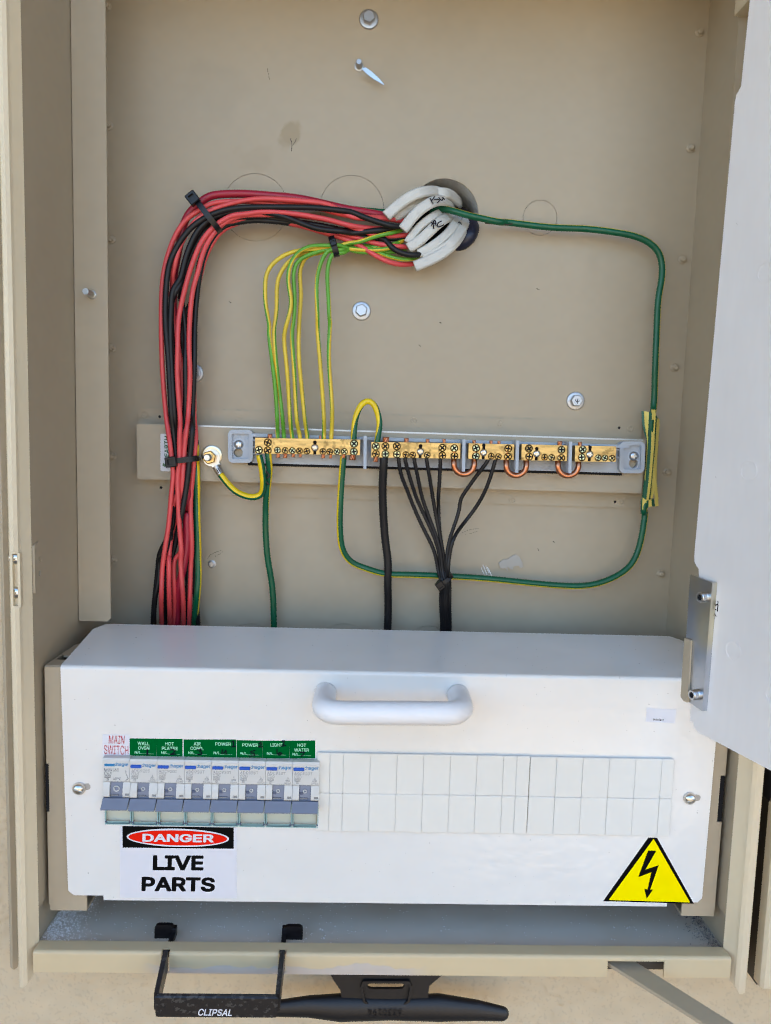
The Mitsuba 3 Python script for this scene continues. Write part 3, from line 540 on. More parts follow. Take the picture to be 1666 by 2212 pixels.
# ------------------------------------------------------------------ breakers
PITCH, YBK = 17.92, -5.5
bx0 = (29.2,-5.5,-62.6)[0]
zT, zFold, zStep, zWin, zTog, zBot = (45.4,0,-61.6)[2], (47.1,-5.5,-61.9)[2], (47,-5.5,-77.3)[2], (46.5,-4,-88.1)[2], (47.3,-11,-94.4)[2], (45.7,-2,-108.7)[2]
NAMES = ['main switch breaker under the red MAIN SWITCH label', 'breaker under the wall oven label', 'breaker under the hot plates label', 'breaker under the air conditioning label', 'breaker between the air conditioning breaker and the other power breaker', 'breaker between the light breaker and the other power breaker', 'breaker rated C10 under the light label', 'breaker under the hot water label beside the blank fillers']
MODEL = ['MSN163'] + ['ADC920T'] * 5 + ['ADC910T', 'ADC920T']
RATE = ['C63'] + ['C20'] * 5 + ['C10', 'C20']
for i in range(8):
    main = i == 0
    k = thing('circuit_breaker', ('white ' if main else 'white residual current ') + NAMES[i], 'circuit breaker', 'breakers in a row on the cover')
    x0 = bx0 + i * PITCH; x1 = x0 + PITCH - 0.22
    dz = (0.35 if main else 0.0) - 0.012 * i
    Z = lambda z: z + dz
    # upper body: a bevel that leans back at the top, a flat face, then a step in
    body = [(2, Z(zT) + 0.6), (-2.0, Z(zT) + 0.6), (YBK + 0.6, Z(zFold) + 0.7), (YBK, Z(zFold) - 0.6), (YBK, Z(zStep) + 0.4), (YBK + 0.5, Z(zStep)), (-3.6, Z(zStep) - 0.5), (2, Z(zStep) - 0.5)]
    add('body', ext_x(body, x0, x1), 'm_breaker', k)
    # window cheeks either side of the toggle, rounded outwards
    cw = 4.4 if not main else 4.3
    zw0, zw1 = Z(zWin), Z(zStep) - 0.6
    ck = [(2, zw0), (-5.2, zw0), (-5.9, zw0 + 1.0)] + [(-5.9 + 2.0 * t * t, zw0 + 1.0 + (zw1 - zw0 - 1.2) * t) for t in np.linspace(0.3, 1, 5)] + [(2, zw1)]
    add('cheek', ext_x(ck, x0, x0 + cw), 'm_breaker', k)
    rx = x0 + (13.0 if main else 12.4)
    rk = man(ext_x(ck, rx, x1)) - man(bx(x1 - 3.2, x1 - 0.5, -9, -5.2, zw0 + 1.4, zw0 + 3.0))
    add('cheek', mesh_of(rk), 'm_breaker', k)
    add('indicator', bx(x1 - 3.3, x1 - 0.4, -5.3, -5.0, zw0 + 1.3, zw0 + 3.1), 'm_ink_grey', k)
    # toggle: recessed drum with ring mark and slot, and the lever that leans out below it
    drum = [(2, zw0 - 0.8), (-3.9, zw0 - 0.8), (-4.4, zw0 + 1.5), (-3.4, zw1 - 0.1), (2, zw1 - 0.1)]
    tg = add('toggle', ext_x(drum, x0 + cw + 0.15, rx - 0.15), 'm_toggle', k)
    add('slot', bx(x0 + cw + 0.3, x0 + cw + 5.9, -4.62, -4.0, zw0 + 0.7, zw0 + 1.9), 'm_toggle_dk', tg)
    add('slot_rib', bx(x0 + cw + 0.5, x0 + cw + 5.6, -4.9, -4.63, zw0 + 1.0, zw0 + 1.5), 'm_ink_grey', tg)
    if not main: add('flag', bx(x0 + cw + 0.2, x0 + cw + 2.6, -4.5, -3.9, zw0 + 3.9, zw0 + 5.5), 'm_toggle_dk', tg)
    rr = 2.0 if main else 1.25
    cxr = x0 + 8.6 if main else x0 + cw + 3.9
    ring = sg.Point(cxr, zw0 + (5.6 if main else 6.1)).buffer(rr, quad_segs=8); ring = ring.difference(ring.buffer(-0.5 if main else -0.42))
    add('ring_mark', ext(ring, -4.55, -4.1), 'm_breaker', tg)
    lv = [(0, zw0 - 0.6), (-6.1, zw0 - 0.4), (-6.5, zw0 - 0.9), (-11.2, Z(zTog) + 0.7), (-11.0, Z(zTog)), (-9.8, Z(zTog) - 0.1), (-5.2, zw0 - 3.2), (0, zw0 - 3.2)]
    add('lever', ext_x(lv, x0 + 0.1, x1 - 0.35), 'm_toggle', k)
    # clear terminal cover over a pale body
    zb1 = zw0 - 3.3
    add('lower_body', bx(x0 + 0.3, x1 - 0.3, 0.4, 2, Z(zBot) + 0.3, zb1), 'm_breaker', k)
    tc = add('terminal_cover', bx(x0 + 0.9, x1 - 0.9, -2.6, -2.58, Z(zBot) + 2.3, zb1), 'm_clear', k, label='clear pale green terminal cover')
    fr = [bx(x0 + 0.12, x0 + 0.75, -2.6, 0.3, Z(zBot), zb1), bx(x1 - 0.75, x1 - 0.12, -2.6, 0.3, Z(zBot), zb1), bx(x0 + 0.76, x1 - 0.76, -2.55, 0.3, Z(zBot), Z(zBot) + 0.5), bx(x0 + 1.9, x1 - 1.9, -2.62, -0.4, Z(zBot) + 1.1, Z(zBot) + 1.4), bx(x0 + 0.9, x1 - 0.9, -2.5, -1.5, Z(zBot) + 1.8, Z(zBot) + 2.2)]
    add('rim', fr, 'm_clear_edge', tc)
    add('rivet', [bx(x0 + 0.2, x0 + 1.5, -2.75, -0.5, Z(zBot) + 1.5, Z(zBot) + 2.6), bx(x1 - 1.5, x1 - 0.2, -2.75, -0.5, Z(zBot) + 1.5, Z(zBot) + 2.6)], 'm_toggle_dk', tc)
    # printing on the face
    zf = Z(zFold); H_ = zf - Z(zStep)
    fz_ = lambda t: zf - H_ * t          # 0 at the fold, 1 at the step
    yP = YBK - 0.02
    if main: add('maker_bar', bx(x0 + 1.2, x0 + 8.0, YBK - 0.15, YBK + 0.1, fz_(0.30), fz_(0.19)), 'm_cyan', k)
    else: add('test_button', bx(x0 + 0.5, x0 + 7.7, YBK - 1.0, YBK + 0.1, fz_(0.33), fz_(0.19), 0.35), 'm_blue', k)
    add('maker_name', text(':hager', x0 + 8.2, x0 + 17.2, fz_(0.325), fz_(0.13), yP, True), 'm_cyan', k)
    ink = 'm_ink_dark' if main else 'm_ink_grey'
    P_ = [text(MODEL[i], x0 + 1.0, x0 + (10.6 if main else 13.2), fz_(0.53), fz_(0.40), yP), text(RATE[i], x0 + 1.1, x0 + 5.8, fz_(0.68), fz_(0.55), yP)]
    for (q0, q1, h0, h1) in ((1.1, 5.4, 0.82, 0.70), (2.4, 4.0, 0.93, 0.825)):
        o_ = sg.box(x0 + q0, fz_(h0), x0 + q1, fz_(h1)); P_.append(ext(o_.difference(o_.buffer(-0.2)), yP - 0.12, yP))
    P_ += [text('6000', x0 + 1.5, x0 + 5.0, fz_(0.80), fz_(0.72), yP), text('3', x0 + 2.9, x0 + 3.5, fz_(0.915), fz_(0.84), yP)]
    if main:
        P_ += [text('40°C', x0 + 6.6, x0 + 12.1, fz_(0.92), fz_(0.80), yP), pen([(x0 + 15.3, fz_(0.52)), (x0 + 15.3, fz_(0.60)), (x0 + 16.5, fz_(0.80))], 0.2, yP), pen([(x0 + 16.0, fz_(0.80)), (x0 + 17.0, fz_(0.84)), (x0 + 15.8, fz_(0.9))], 0.25, yP), text('1', x0 + 15.0, x0 + 15.4, fz_(0.53), fz_(0.47), yP), text('2', x0 + 15.0, x0 + 15.6, fz_(0.95), fz_(0.88), yP)]
    else:
        o_ = sg.box(x0 + 13.3, fz_(0.84), x0 + 16.2, fz_(0.76)); P_.append(ext(o_.difference(o_.buffer(-0.2)), yP - 0.12, yP))
        P_ += [text('A', x0 + 14.2, x0 + 15.3, fz_(0.74), fz_(0.63), yP), text('30mA', x0 + 12.4, x0 + 16.9, fz_(0.95), fz_(0.87), yP), pen([(x0 + 13.8, fz_(0.80)), (x0 + 14.8, fz_(0.78)), (x0 + 15.6, fz_(0.82))], 0.2, yP)]
    add('printing', P_, ink, k)

# ------------------------------------------------------------------ blank pole fillers
def filler(x, widths, zt, zb, slope, label, ends):
    k = thing('blank_filler', label, 'filler strip')
    zm = zb + (zt - zb) * 0.487
    for j, w_ in enumerate(widths):
        a, b = x + 0.06, x + w_ - 0.06
        dzz = slope * x
        add('pole_blank', bx(a, b, -2.6 + 0.10 * math.sin(1.7 * x), -1.7, zm + 0.05 + dzz, zt + dzz, 0.3), 'm_white_pl', k)
        add('pole_blank', bx(a - (0.5 if False else 0), b, -2.6 + 0.10 * math.sin(2.3 * x), -1.7, zb + dzz, zm - 0.05 + dzz, 0.3), 'm_white_pl', k)
        x += w_
    add('backing', bx(x - sum(widths) + 1, x - 1, -1.6, -0.4, zb + 1 + slope * x, zt - 1 + slope * x), 'm_white_pl', k)
s0 = (188.2,-3,-56)[0]; zt, zb = (188.2,-3,-55.7)[2], (188.8,-3,-110.9)[2]
filler(s0 - 17.6, [8.6, 9.0] + [18.0] * 6 + [9.0, 8.9], zt, zb, 0.0, 'long white blank filler strip beside the hot water breaker', None)
filler(s0 + 126.2, [17.9] + [18.0] * 4 + [8.6], zt - 0.3, zb - 0.2, 0.0, 'shorter white blank filler strip at the right end of the breaker row', None)

# ------------------------------------------------------------------ terminal bars on their grey carrier
tilt = math.atan2(cB[1] - cA[1], cB[0] - cA[0])
TB = thing('terminal_carrier', 'long grey plastic carrier for the brass terminal bars, screwed to the channel', 'carrier')
g1 = xz([(109,106,154.8),(404.7,106,154.4),(406.1,106,132.4),(109.2,106,132)])
add('base_strip', ext(sg.Polygon(g1), 104.6, 106.7), 'm_grey_pl', TB)
g2 = xz([(109.3,104,155.1),(404,104,154.7),(404.1,104,152.2),(109.3,104,152.6)])
add('top_ledge', ext(sg.Polygon(g2), 99, 104.5), 'm_grey_pl', TB)
add('gasket', ext(sg.Polygon(xz([(105.6,106,132.3),(401.6,106,132.2),(401.7,106,130.4),(105.6,106,130.1)])), 105.2, 106.9), 'm_dark', TB)
def lug(P4, hole, scr, n):
    po = sg.Polygon(xz(P4)); outer = po.buffer(-4).buffer(4, quad_segs=5); inner = outer.buffer(-3.0)
    kh = sg.Point(*hole).buffer(3.6, quad_segs=8).union(sg.LineString([hole, scr]).buffer(1.8))
    l = add('end_lug', [ext(outer.difference(kh), 102.2, 106.8), ext(outer.difference(inner), 99.0, 102.1), ext(inner.difference(inner.buffer(-0.7)), 101.6, 102.1)], 'm_grey_pl', TB)
    add('keyhole', ext(sg.Point(*hole).buffer(3.3, quad_segs=8), 106.4, 106.9), 'm_beige', l)
    add('screw', shift(cross_cut(dome(3.7, 2.4), 0.5, 2.0, 1.4, 2.3), scr[0], 102.1, scr[1]), 'm_steel', l, smooth=35)
h1, h2 = (98.5,102,139.8), (98.9,102,146.2)
lug([(90.9,99,157.3),(110.3,99,157.8),(110.3,99,132.4),(91.2,99,131.8)], (h1[0], h1[2]), (h2[0], h2[2]), 0)
h1, h2 = (409.3,102,140.3), (409.1,102,146.2)
lug([(396.3,99,157.3),(416.5,99,157.8),(417.3,99,133),(397.6,99,132.4)], (h1[0], h1[2]), (h2[0], h2[2]), 1)
for P4 in ([(109.8,100,150.6),(111.9,100,150.6),(111.9,100,149.5),(109.8,100,149.5)], [(109.8,100,145.4),(111.9,100,145.4),(111.9,100,144.4),(109.8,100,144.3)], [(109.9,100,139.9),(112,100,140),(112,100,139.1),(109.9,100,139)], [(393.9,100,151.5),(398.1,100,151.3),(398.1,100,150.1),(393.9,100,150.3)], [(394.2,100,145.4),(398.4,100,145.2),(398.5,100,144),(394.3,100,144.2)]):
    add('link_rib', ext(sg.Polygon(xz(P4)), 100, 106), 'm_grey_pl', TB)
YBAR = 87.0
def fin(a, b): add('divider_fin', ext(sg.Polygon([(a[0] - 1.3, a[2]), (a[0] + 1.0, a[2]), (b[0] + 1.0, b[2]), (b[0] - 1.3, b[2])]), YBAR - 3, 104.5), 'm_grey_pl', TB)
fin((197.1,84,155.8), (197.5,84,130.9)); fin((272.1,84,155.3), (272.7,84,131)); fin((313.1,84,155.7), (313.5,84,131.3)); fin((353.7,84,156.1), (354.3,84,132))
scr_big = cross_cut(lathe([(2.55, -2.0), (2.55, 0.6), (2.1, 1.15)], 18), 0.62, 2.0, 1.7, 1.15)
scr_small = cross_cut(lathe([(2.15, -2.0), (2.15, 0.5), (1.7, 0.95)], 18), 0.52, 1.65, 1.5, 0.95)
scr_fix = cross_cut(dome(2.9, 1.9), 0.5, 1.7, 1.2, 1.8)
scr_x = [trimesh.util.concatenate([bx(-l, l, -0.35, 0.1, -w_, w_), bx(-w_, w_, -0.36, 0.09, -l, l)]) for l, w_ in ((1.95, 0.6), (1.6, 0.5))]
def tilt_m(): return trimesh.transformations.rotation_matrix(rnd.uniform(-0.14, 0.14), [1, 0, 0]) @ trimesh.transformations.rotation_matrix(rnd.uniform(-0.14, 0.14), [0, 0, 1])
def bar(P4, big, small, fix, label, empty=()):
    k = thing('terminal_bar', label, 'terminal bar', 'brass terminal bars on the grey carrier')
    pts = xz(P4)
    po = sg.Polygon(pts)
    m = man(ext(po, YBAR, YBAR + 9))
    # wire holes from above and below, the screw wells, and the fixing slot
    for p in big + small:
        m = m - man(shift(lathe([(3.1 if p in big else 2.65, 0.01), (3.1 if p in big else 2.65, -3.4)], 14), p[0], YBAR, p[2]))
    f = fix[0]
    sl = sg.box(f[0] - 1.1, fix[1][2], f[0] + 1.1, fix[2][2]).union(sg.Point(f[0], fix[1][2]).buffer(1.4))
    m = m - man(ext(sl, YBAR - 1, YBAR + 10))
    add('bar', mesh_of(m), 'm_brass', k)
    add('fixing_slot', ext(sl.buffer(0.05), YBAR + 3.0, YBAR + 4), 'm_dark', k)
    for p in empty: add('empty_hole', shift(lathe([(2.2, 0.05), (1.6, 0.02)], 16), p[0], YBAR + 0.2, p[2]), 'm_dark', k)
    dark = [shift(lathe([(3.05 if p in big else 2.6, 0), (3.0 if p in big else 2.55, 0.3)], 14), p[0], YBAR + 3.3, p[2]) for p in big + small]  # dark discs and crosses paint shade into the wells and screw recesses
    for n_, p in enumerate(big + small):
        s_ = p in small; a_ = (n_ * 37 + p[0] * 13) % 90; M_ = tilt_m()
        sc_, x_ = roty(scr_small if s_ else scr_big, a_), roty(scr_x[s_], a_)
        for q in (sc_, x_): q.apply_transform(M_); q.apply_translation([p[0], YBAR + 0.75, p[2]])
        add('terminal_screw', sc_, 'm_brass_screw', k, smooth=35); dark.append(x_)
    add('well_shade', dark, 'm_dark', k)
    add('fixing_screw', shift(roty(scr_fix, f[0] % 45), f[0], YBAR - 0.1, f[2]), 'm_chrome', k, smooth=35)
    return k
bar([(113.6,87,151.9),(193.2,87,152.8),(193.3,87,141.1),(113.7,87,140.1)], [(116.7,87,142.7),(123.3,87,148.7),(123.3,87,142.6),(188.6,87,149.6),(188.6,87,143.4)], [(130.7,87,143.1),(136.5,87,143),(141.9,87,143),(147.3,87,143),(152.9,87,142.9),(165.1,87,143),(170.3,87,143),(175.8,87,143.3),(181.4,87,143.4)],
    ((158.9,87,145.8), (158.4,87,149.9), (158,87,140.7)), 'longest brass terminal bar, at the left, holding the thin earth wires', empty=[(116.6,87,148.8)])
bar([(201.8,87,151.3),(269.7,87,152.3),(269.9,87,140.6),(202,87,139.7)], [(205.2,87,148.2),(205.5,87,142.4),(212.5,87,148.4),(212.7,87,142.4),(221.2,87,148.6),(221.4,87,142.5),(256,87,148.5),(256.2,87,142.6),(265.1,87,148.4),(265.4,87,142.4)], [(228.3,87,142.5),(233.5,87,142.3),(244.6,87,142.7)],
    ((239.3,87,145.1), (238.6,87,149.4), (239.1,87,140.2)), 'second brass terminal bar from the left, with the thick black wire below')
bar([(276.1,87,152.5),(311,87,152.6),(311.3,87,140.8),(276.2,87,140.7)], [(281.8,87,149),(281.9,87,142.8),(306.5,87,149.4),(306.6,87,143.2)], [(293.7,87,143.2),(299.2,87,143)],
    ((287.7,87,145.8), (288.6,87,151.3), (287.9,87,140.7)), 'middle short brass terminal bar with two black wires below')
bar([(316.8,87,153),(352,87,153),(352.2,87,141.1),(317,87,140.8)], [(322.4,87,149.9),(322.9,87,143.7),(347.5,87,149.6),(347.7,87,143.3)], [(334.8,87,143.6),(340.2,87,143.6)],
    ((328.5,87,146.1), (328.4,87,149.9), (328.7,87,141)), 'short brass terminal bar between two copper loops, no wires')
bar([(357.9,87,153.1),(389.7,87,153.4),(390.1,87,141.6),(358.3,87,141)], [(363.8,87,150.3),(363.5,87,144.3)], [(376.2,87,144.3),(381.4,87,144.3),(387,87,144.3)],
    ((369.5,87,146.7), (369.9,87,152.2), (369.8,87,141.5)), 'rightmost brass terminal bar, next to the right end lug')
# copper links and strand ends
def U(a, b, low, r, label):
    am = ((a[0] + b[0]) / 2); rr = (b[0] - a[0]) / 2
    za = (a[2] + b[2]) / 2
    P_ = [(a[0], YBAR + 4.5, a[2] + 8), (a[0], YBAR + 4, a[2])] + [(am - rr * math.cos(t), YBAR + 2.5, low + rr - rr * math.sin(t) + (a[2] - b[2]) * 0.5 * math.cos(t)) for t in np.linspace(0, math.pi, 11)] + [(b[0], YBAR + 4, b[2]), (b[0], YBAR + 4.5, b[2] + 8)]
    single('copper_link', tube(P_, r, 1.0, 16), 'm_copper', label, 'copper link', 'bare copper links between terminal bars', smooth=True)
lo = lambda p: p[2]
U((265.6,90,139.5), (281.3,90,139.6), lo((273.8,90,128.7)), 2.2, 'bare copper loop joining the second and third terminal bars')
U((306.1,90,139.7), (321.6,90,139.9), lo((314.3,90,128.8)), 2.2, 'bare copper loop joining the third and fourth terminal bars')
U((346.2,90,140.4), (362.1,90,140.7), lo((354.8,90,129.7)), 2.2, 'bare copper loop joining the fourth and rightmost terminal bars')
def strands(name, P_, label, r=2.2, up=True):
    ms_ = []
    for q in P_:
        for j in range(6):
            a = j * math.pi / 3; rr = r * 0.62
            z0, z1 = (q[2] - 2, q[2] + 2.0) if up else (q[2] + 2, q[2] - 2.0)
            ms_.append(tube([(q[0] + rr * math.cos(a + t), q[1] + rr * math.sin(a + t), z0 + (z1 - z0) * t / 1.2) for t in (0, 0.4, 0.8, 1.2)], r * 0.36, 1.0, 6))
    return ms_
ORD = ['first', 'second', 'third', 'fourth', 'fifth', 'sixth', 'seventh', 'eighth']
def bare(p, r, up=True, lb=''):
    k = single('strand_end', strands('', [p], '', r, up), 'm_copper', lb, 'wire end', 'bare wire ends at the terminal bars', smooth=True)
ENDS = (((124.3,91,152.9), 2.0, True), ((130.7,91,139.3), 1.5, False), ((136.2,91,139.2), 1.6, False), ((142.3,91,140), 1.3, False), ((147.6,91,140), 1.2, False), ((162.6,91,153.1), 1.0, True), ((165.1,91,139.8), 1.4, False), ((170.8,91,139.9), 1.2, False), ((187.7,91,139.3), 2.5, False), ((180.7,91,140.3), 1.5, False),
                 ((205.4,91,138.2), 1.8, False), ((212.8,91,153.2), 2.6, True), ((228.6,91,152.9), 1.8, True), ((244.8,91,152.7), 1.5, True), ((257.5,91,153.1), 1.3, True), ((280.6,91,152.9), 1.4, True), ((293.8,91,153.1), 1.3, True), ((299.9,91,153), 1.3, True), ((347,91,154), 2.0, True), ((362.6,91,153.9), 1.6, True))
CNT = {}
for n_, (p, r, up) in enumerate(ENDS):
    bn = 'longest terminal bar' if n_ < 10 else 'second terminal bar' if n_ < 15 else 'middle terminal bar' if n_ < 18 else 'fourth terminal bar' if n_ == 18 else 'rightmost terminal bar'
    q = (bn, up); CNT[q] = CNT.get(q, 0) + 1
    bare(p, r, up, ORD[CNT[q] - 1] + ' bare copper wire end from the left ' + ('above' if up else 'below') + ' the ' + bn)

# ------------------------------------------------------------------ wires
def wire(name, P_, r, mat, label, cat='wire', group=None, **k):
    return single(name, tube(tidy(P_), r, 2.5, 14), mat, label, cat, group, smooth=True)
def gy(P_, r, small, ang, turns, label, group=None, width=0.0, name='earth_wire'):
    m, uv = tube_uv(tidy(P_) if not name.startswith('hoop') else P_, r, ang, turns, width)
    return single(name, m, 'm_gy_small' if small else 'm_gy_big', label, 'earth wire', group, smooth=True, uv=uv)
RW = 1.87
GRP = 'red and black wires in the bundle on the left'
# --- the bundle on the left: from the hole, over the bend, down behind the white cover
# 15 conductors; y is smaller for those in front
wire('red_wire', [(223.6,112,321.2),(202.6,104,321)] + [(179.7,100,320.5),(148.8,100,326.3),(126.9,102,327),(108.2,100,327.9),(89.3,100,327.2),(76.8,100,325),(67.8,100,319.8),(58.9,100,313.4),(50.8,100,301.7),(45.4,100,288.4),(41.8,100,274.1),(40.1,100,256.3)] + [(40.7,98,255.9),(40.4,98,230.6),(41.2,98,201),(44.5,98,162)] + [(48,93,146.4),(49.5,93,133.3),(50.5,93,121.3),(49.2,93,107.4),(47.4,93,86.1),(43.8,93,61.6)] + [(41.8,94,46),(41.2,94,30.9),(39.3,100,19.4),(36.5,112,3.6),(35.1,118,-3.8)], RW, 'm_red', 'outermost red wire, along the left edge of the bundle', group=GRP)
wire('red_wire', [(224.4,112,320.6),(202.6,103,320.1),(182.2,98,319.3)] + [(167,97,326.1),(149,97,328.7),(131,97,329.4),(113.1,97,329.2),(95.3,97,325.9),(79.2,97,320.3),(70.3,97,315.2),(62.3,97,306.6),(55.6,97,295),(51.6,97,282.6),(48.3,101,270.1)] + [(48.4,103,265.9),(47.8,103,243.4),(50.8,103,225.7),(54.4,103,201.8),(55.1,103,177.6)] + [(49.8,100,140.3),(49.2,100,133),(53.8,96,121.2),(52.6,100,103.9),(54.1,100,79.3),(54.4,100,60.7)] + [(50.2,101,55),(49.4,101,34.7),(44.9,118,-3.5)], RW, 'm_red', 'red wire on top of the horizontal run, passing behind lower down', group=GRP)
wire('red_wire', [(204.9,108,313.8),(182.3,97,312.4)] + [(167.3,96,315.4),(149.3,96,318.2),(131.3,96,319.7),(113.4,96,319.5),(104.4,96,317.9),(94.6,96,316.4),(86.6,96,312.6),(80.4,96,308),(72.4,96,298.9),(66.6,96,287.3),(61.9,96,274),(57.2,96,256.2),(53.8,96,238.3)] + [(53.6,94,218.8),(53.3,94,201),(54.4,94,180.2),(55.6,94,162.2)] + [(56,92,158.5),(55.5,92,146.6),(55.4,92,133.5),(54.2,92,119.7),(54.5,92,104.6),(55.5,92,83.4),(57,92,62.1)] + [(53.4,94,71.1),(56.1,94,56.3),(56.8,94,41.3),(56.9,98,25.4),(54.5,110,7.1),(52.9,118,-3.4)], RW, 'm_red', 'brightest red wire, in the centre front of the bundle', group=GRP)
wire('red_wire', [(230.2,112,312.1),(203,104,307.7)] + [(176.2,100,314.2),(139.5,104,320.1),(113.1,98,318.1),(99.7,98,316.8),(89.8,98,312.9),(82.7,98,307.2),(76,98,298.2),(71.3,98,287.9),(67.7,98,274.6),(64.1,98,261.2),(61.5,98,234.3)] + [(61.7,97,234.1),(61.7,97,213.4),(62.2,97,195.6),(60.8,97,165.5)] + [(61.1,93,158.7),(59.6,93,146.7),(58.6,93,133.6),(57.6,93,116.7),(54.6,98,98),(48.4,101,79)] + [(46.3,97,55.6),(46.3,97,35.5),(44.3,106,13),(41.6,118,-3.6)], RW, 'm_red', 'red wire along the inside of the bend, crossing left below the tie', group=GRP)
wire('red_wire', [(230.6,113,302.5),(217,105,300.5),(199.7,105,302.5),(185.8,105,306)] + [(167.1,105,308.1),(153.3,105,311.1),(134.9,105,316.7),(112.1,105,318.5),(94.5,102,314.4),(84,105,310.4),(75.9,105,301.2),(70.9,105,290.4),(66.9,105,276),(63.3,105,258),(61.5,105,235.3)] + [(59.2,103,237.9),(56.2,103,207.9),(54.7,103,189.7),(57.5,103,162.4)] + [(56.2,101,146.5),(55,101,133.2),(55.8,98,116.3),(51.8,96,104.2),(46.6,101,85.2),(45.3,101,60.3)] + [(48.8,95,75.8),(46.8,95,55.9),(46.8,95,35.9),(44.9,104,13.5),(41.6,118,-3.6)], RW, 'm_red', 'red wire tucked under the bundle, second from the left below the tie', group=GRP)
wire('red_wire', [(231,113,289.8),(221,108,287.8),(210.4,104,288.9),(199.9,104,293.6),(188,104,300.2)] + [(176.4,104,304.6),(162.5,104,308.1),(148.8,104,311.6),(130.5,104,315.3),(112.1,105,317.6),(94,105,312.5),(83.1,105,305.9),(74.1,105,292.3),(68.7,105,276.1)] + [(61.5,106,232.4),(62.8,106,202.3),(63.6,106,165.7)] + [(66.3,99,152.9),(65.6,97,133.6),(63.7,99,116.5),(62.5,99,98.1),(63.5,99,67.3)] + [(62,103,80.1),(61.9,103,49.9),(61.2,103,24.4),(57.2,118,-3.3)], RW, 'm_red', 'red wire that leaves the lowest white sheath and ends at the right of the bundle', group=GRP)
wire('black_wire', [(223.6,108,316.9),(212.9,97,313.4),(202.6,97,315.8),(192.4,97,318.7),(182.1,97,322.2)] + [(176.2,95,322.4),(158.2,95,323.7),(131.3,95,323.4),(104.6,95,322.2),(88.5,95,319.6),(76.1,95,314.8),(64.5,95,307),(56.1,95,297.2),(50.5,95,287.4),(46.7,95,276.7),(44.4,95,255.5)] + [(44.5,95,255.5),(44.3,95,236.2),(46.5,95,206.8),(48.9,95,165.1)] + [(49.4,97,158.3),(51.5,97,135.6),(51.2,97,116.3),(48.2,97,91.8),(43.3,97,60.9)] + [(37.5,104,54.1),(36.5,104,38.9),(33.5,104,23.5),(28.5,118,-3.9)], 2.1, 'm_black', 'black wire on the outside of the bend, third from the left', group=GRP)
wire('black_wire', [(221,112,315.8),(202.8,101,310.9),(182.4,101,308.2)] + [(176.5,97,308),(158.4,97,309.2),(140.3,97,314.5),(122.2,97,319.1),(104.3,97,320.3),(90.8,97,318.8),(79.2,97,314.4),(69,97,306),(62.8,97,295.3),(58.3,97,282.8),(54.3,97,268.6)] + [(54.9,96,277.5),(50.1,96,261.1),(48.2,96,248.2),(47.7,96,233.5),(48.5,96,207),(51,96,165.2)] + [(51,99,158.4),(51.6,99,135.6),(51,99,116.1),(49.5,99,97.8),(47.7,99,79.3),(37.8,104,59.7)] + [(35.5,106,48.7),(32.4,106,17.9),(28,118,-3.9)], 2.1, 'm_black', 'black wire that dives across the front of the horizontal run', group=GRP)
wire('black_wire', [(240.5,112,298.6),(230.8,101,293.7),(220.5,101,295),(212.8,101,299.3),(207.2,104,305.2),(182.2,106,310.2)] + [(167.1,103,312),(139.7,103,315.4),(112.4,103,317.9),(94.8,100,316),(81.7,103,313.3),(73.6,103,307.7),(67.3,103,299.1),(61.8,103,288.7),(57.8,103,277.9),(54.5,98,265.3)] + [(61.1,97,289.6),(58.8,97,280.8),(53.4,97,267.2),(49.9,97,256.6),(47.2,100,242.9),(48.3,101,213.4)] + [(51.5,100,183.4),(52.2,100,162.2)] + [(50.2,101,140.3),(50.8,101,133),(48.4,101,109.8),(45.3,101,60.3)] + [(40.2,107,48.6),(36.7,118,-3.7)], 2.1, 'm_black', 'black wire from the lowest white sheath, inside the bend', group=GRP)
wire('black_wire', [(202.9,108,311.8),(182.3,104,310.6)] + [(167,104,311.4),(148.7,104,313.5),(121.4,104,315.4),(107.8,104,315.4),(94.2,104,313.1),(85.1,104,309.3),(77.9,104,301.8),(72.7,104,292),(69.1,104,280.3),(66.1,104,262.4),(64.2,104,235.3)] + [(64.5,101,234.8),(64.5,101,201.9),(63.2,101,165.6)] + [(65.2,93,158.8),(63.8,93,140.9),(63,93,133.7),(61.2,93,116.8),(59.4,93,104.7),(57,93,91.3),(51.7,100,73.1),(47.6,104,59.9)] + [(48.4,106,69.3),(46.4,106,59.1),(42.4,106,43.8),(37.2,118,-3.7)], 2.1, 'm_black', 'black wire on the innermost edge of the bend', group=GRP)
wire('black_wire', [(227.6,113,309.5),(203,106,306.2),(182.3,106,308.1)] + [(157.7,107,312.7),(130.1,107,318.8),(102.7,107,319.6),(84.5,107,313.6),(70.9,107,303.3),(62.8,107,289.7),(57.3,107,276.1),(52.7,107,257.9)] + [(57.8,101,290.4),(55.4,101,272.8),(53.8,103,255.5),(57.6,102,231.7),(58.6,98,207.5),(57.1,101,165.4)] + [(50.6,104,140.2),(50.6,104,132.9),(51.9,104,109.7),(49.4,104,78.7),(47.6,104,59.9)] + [(45.9,108,63.9),(46.4,108,33.2),(43.4,118,-3.6)], 2.1, 'm_black', 'black wire deep in the middle of the bundle', group=GRP)
wire('black_wire', [(148.3,109,313.8),(120.7,109,317.2),(102.4,109,317.5),(84.2,109,311.5),(73.3,109,298.6),(66,109,281.3),(62.4,109,258.6)] + [(56.2,108,244.5),(53.8,108,208.2),(55.1,108,165.5)] + [(59.6,107,140.4),(61.5,107,133.1),(59.7,107,103.5),(57.4,107,59.7)] + [(57,110,53.6),(58,110,27.9),(54.7,118,-3.3)], 2.1, 'm_black', 'black wire hidden at the back of the bundle', group=GRP)
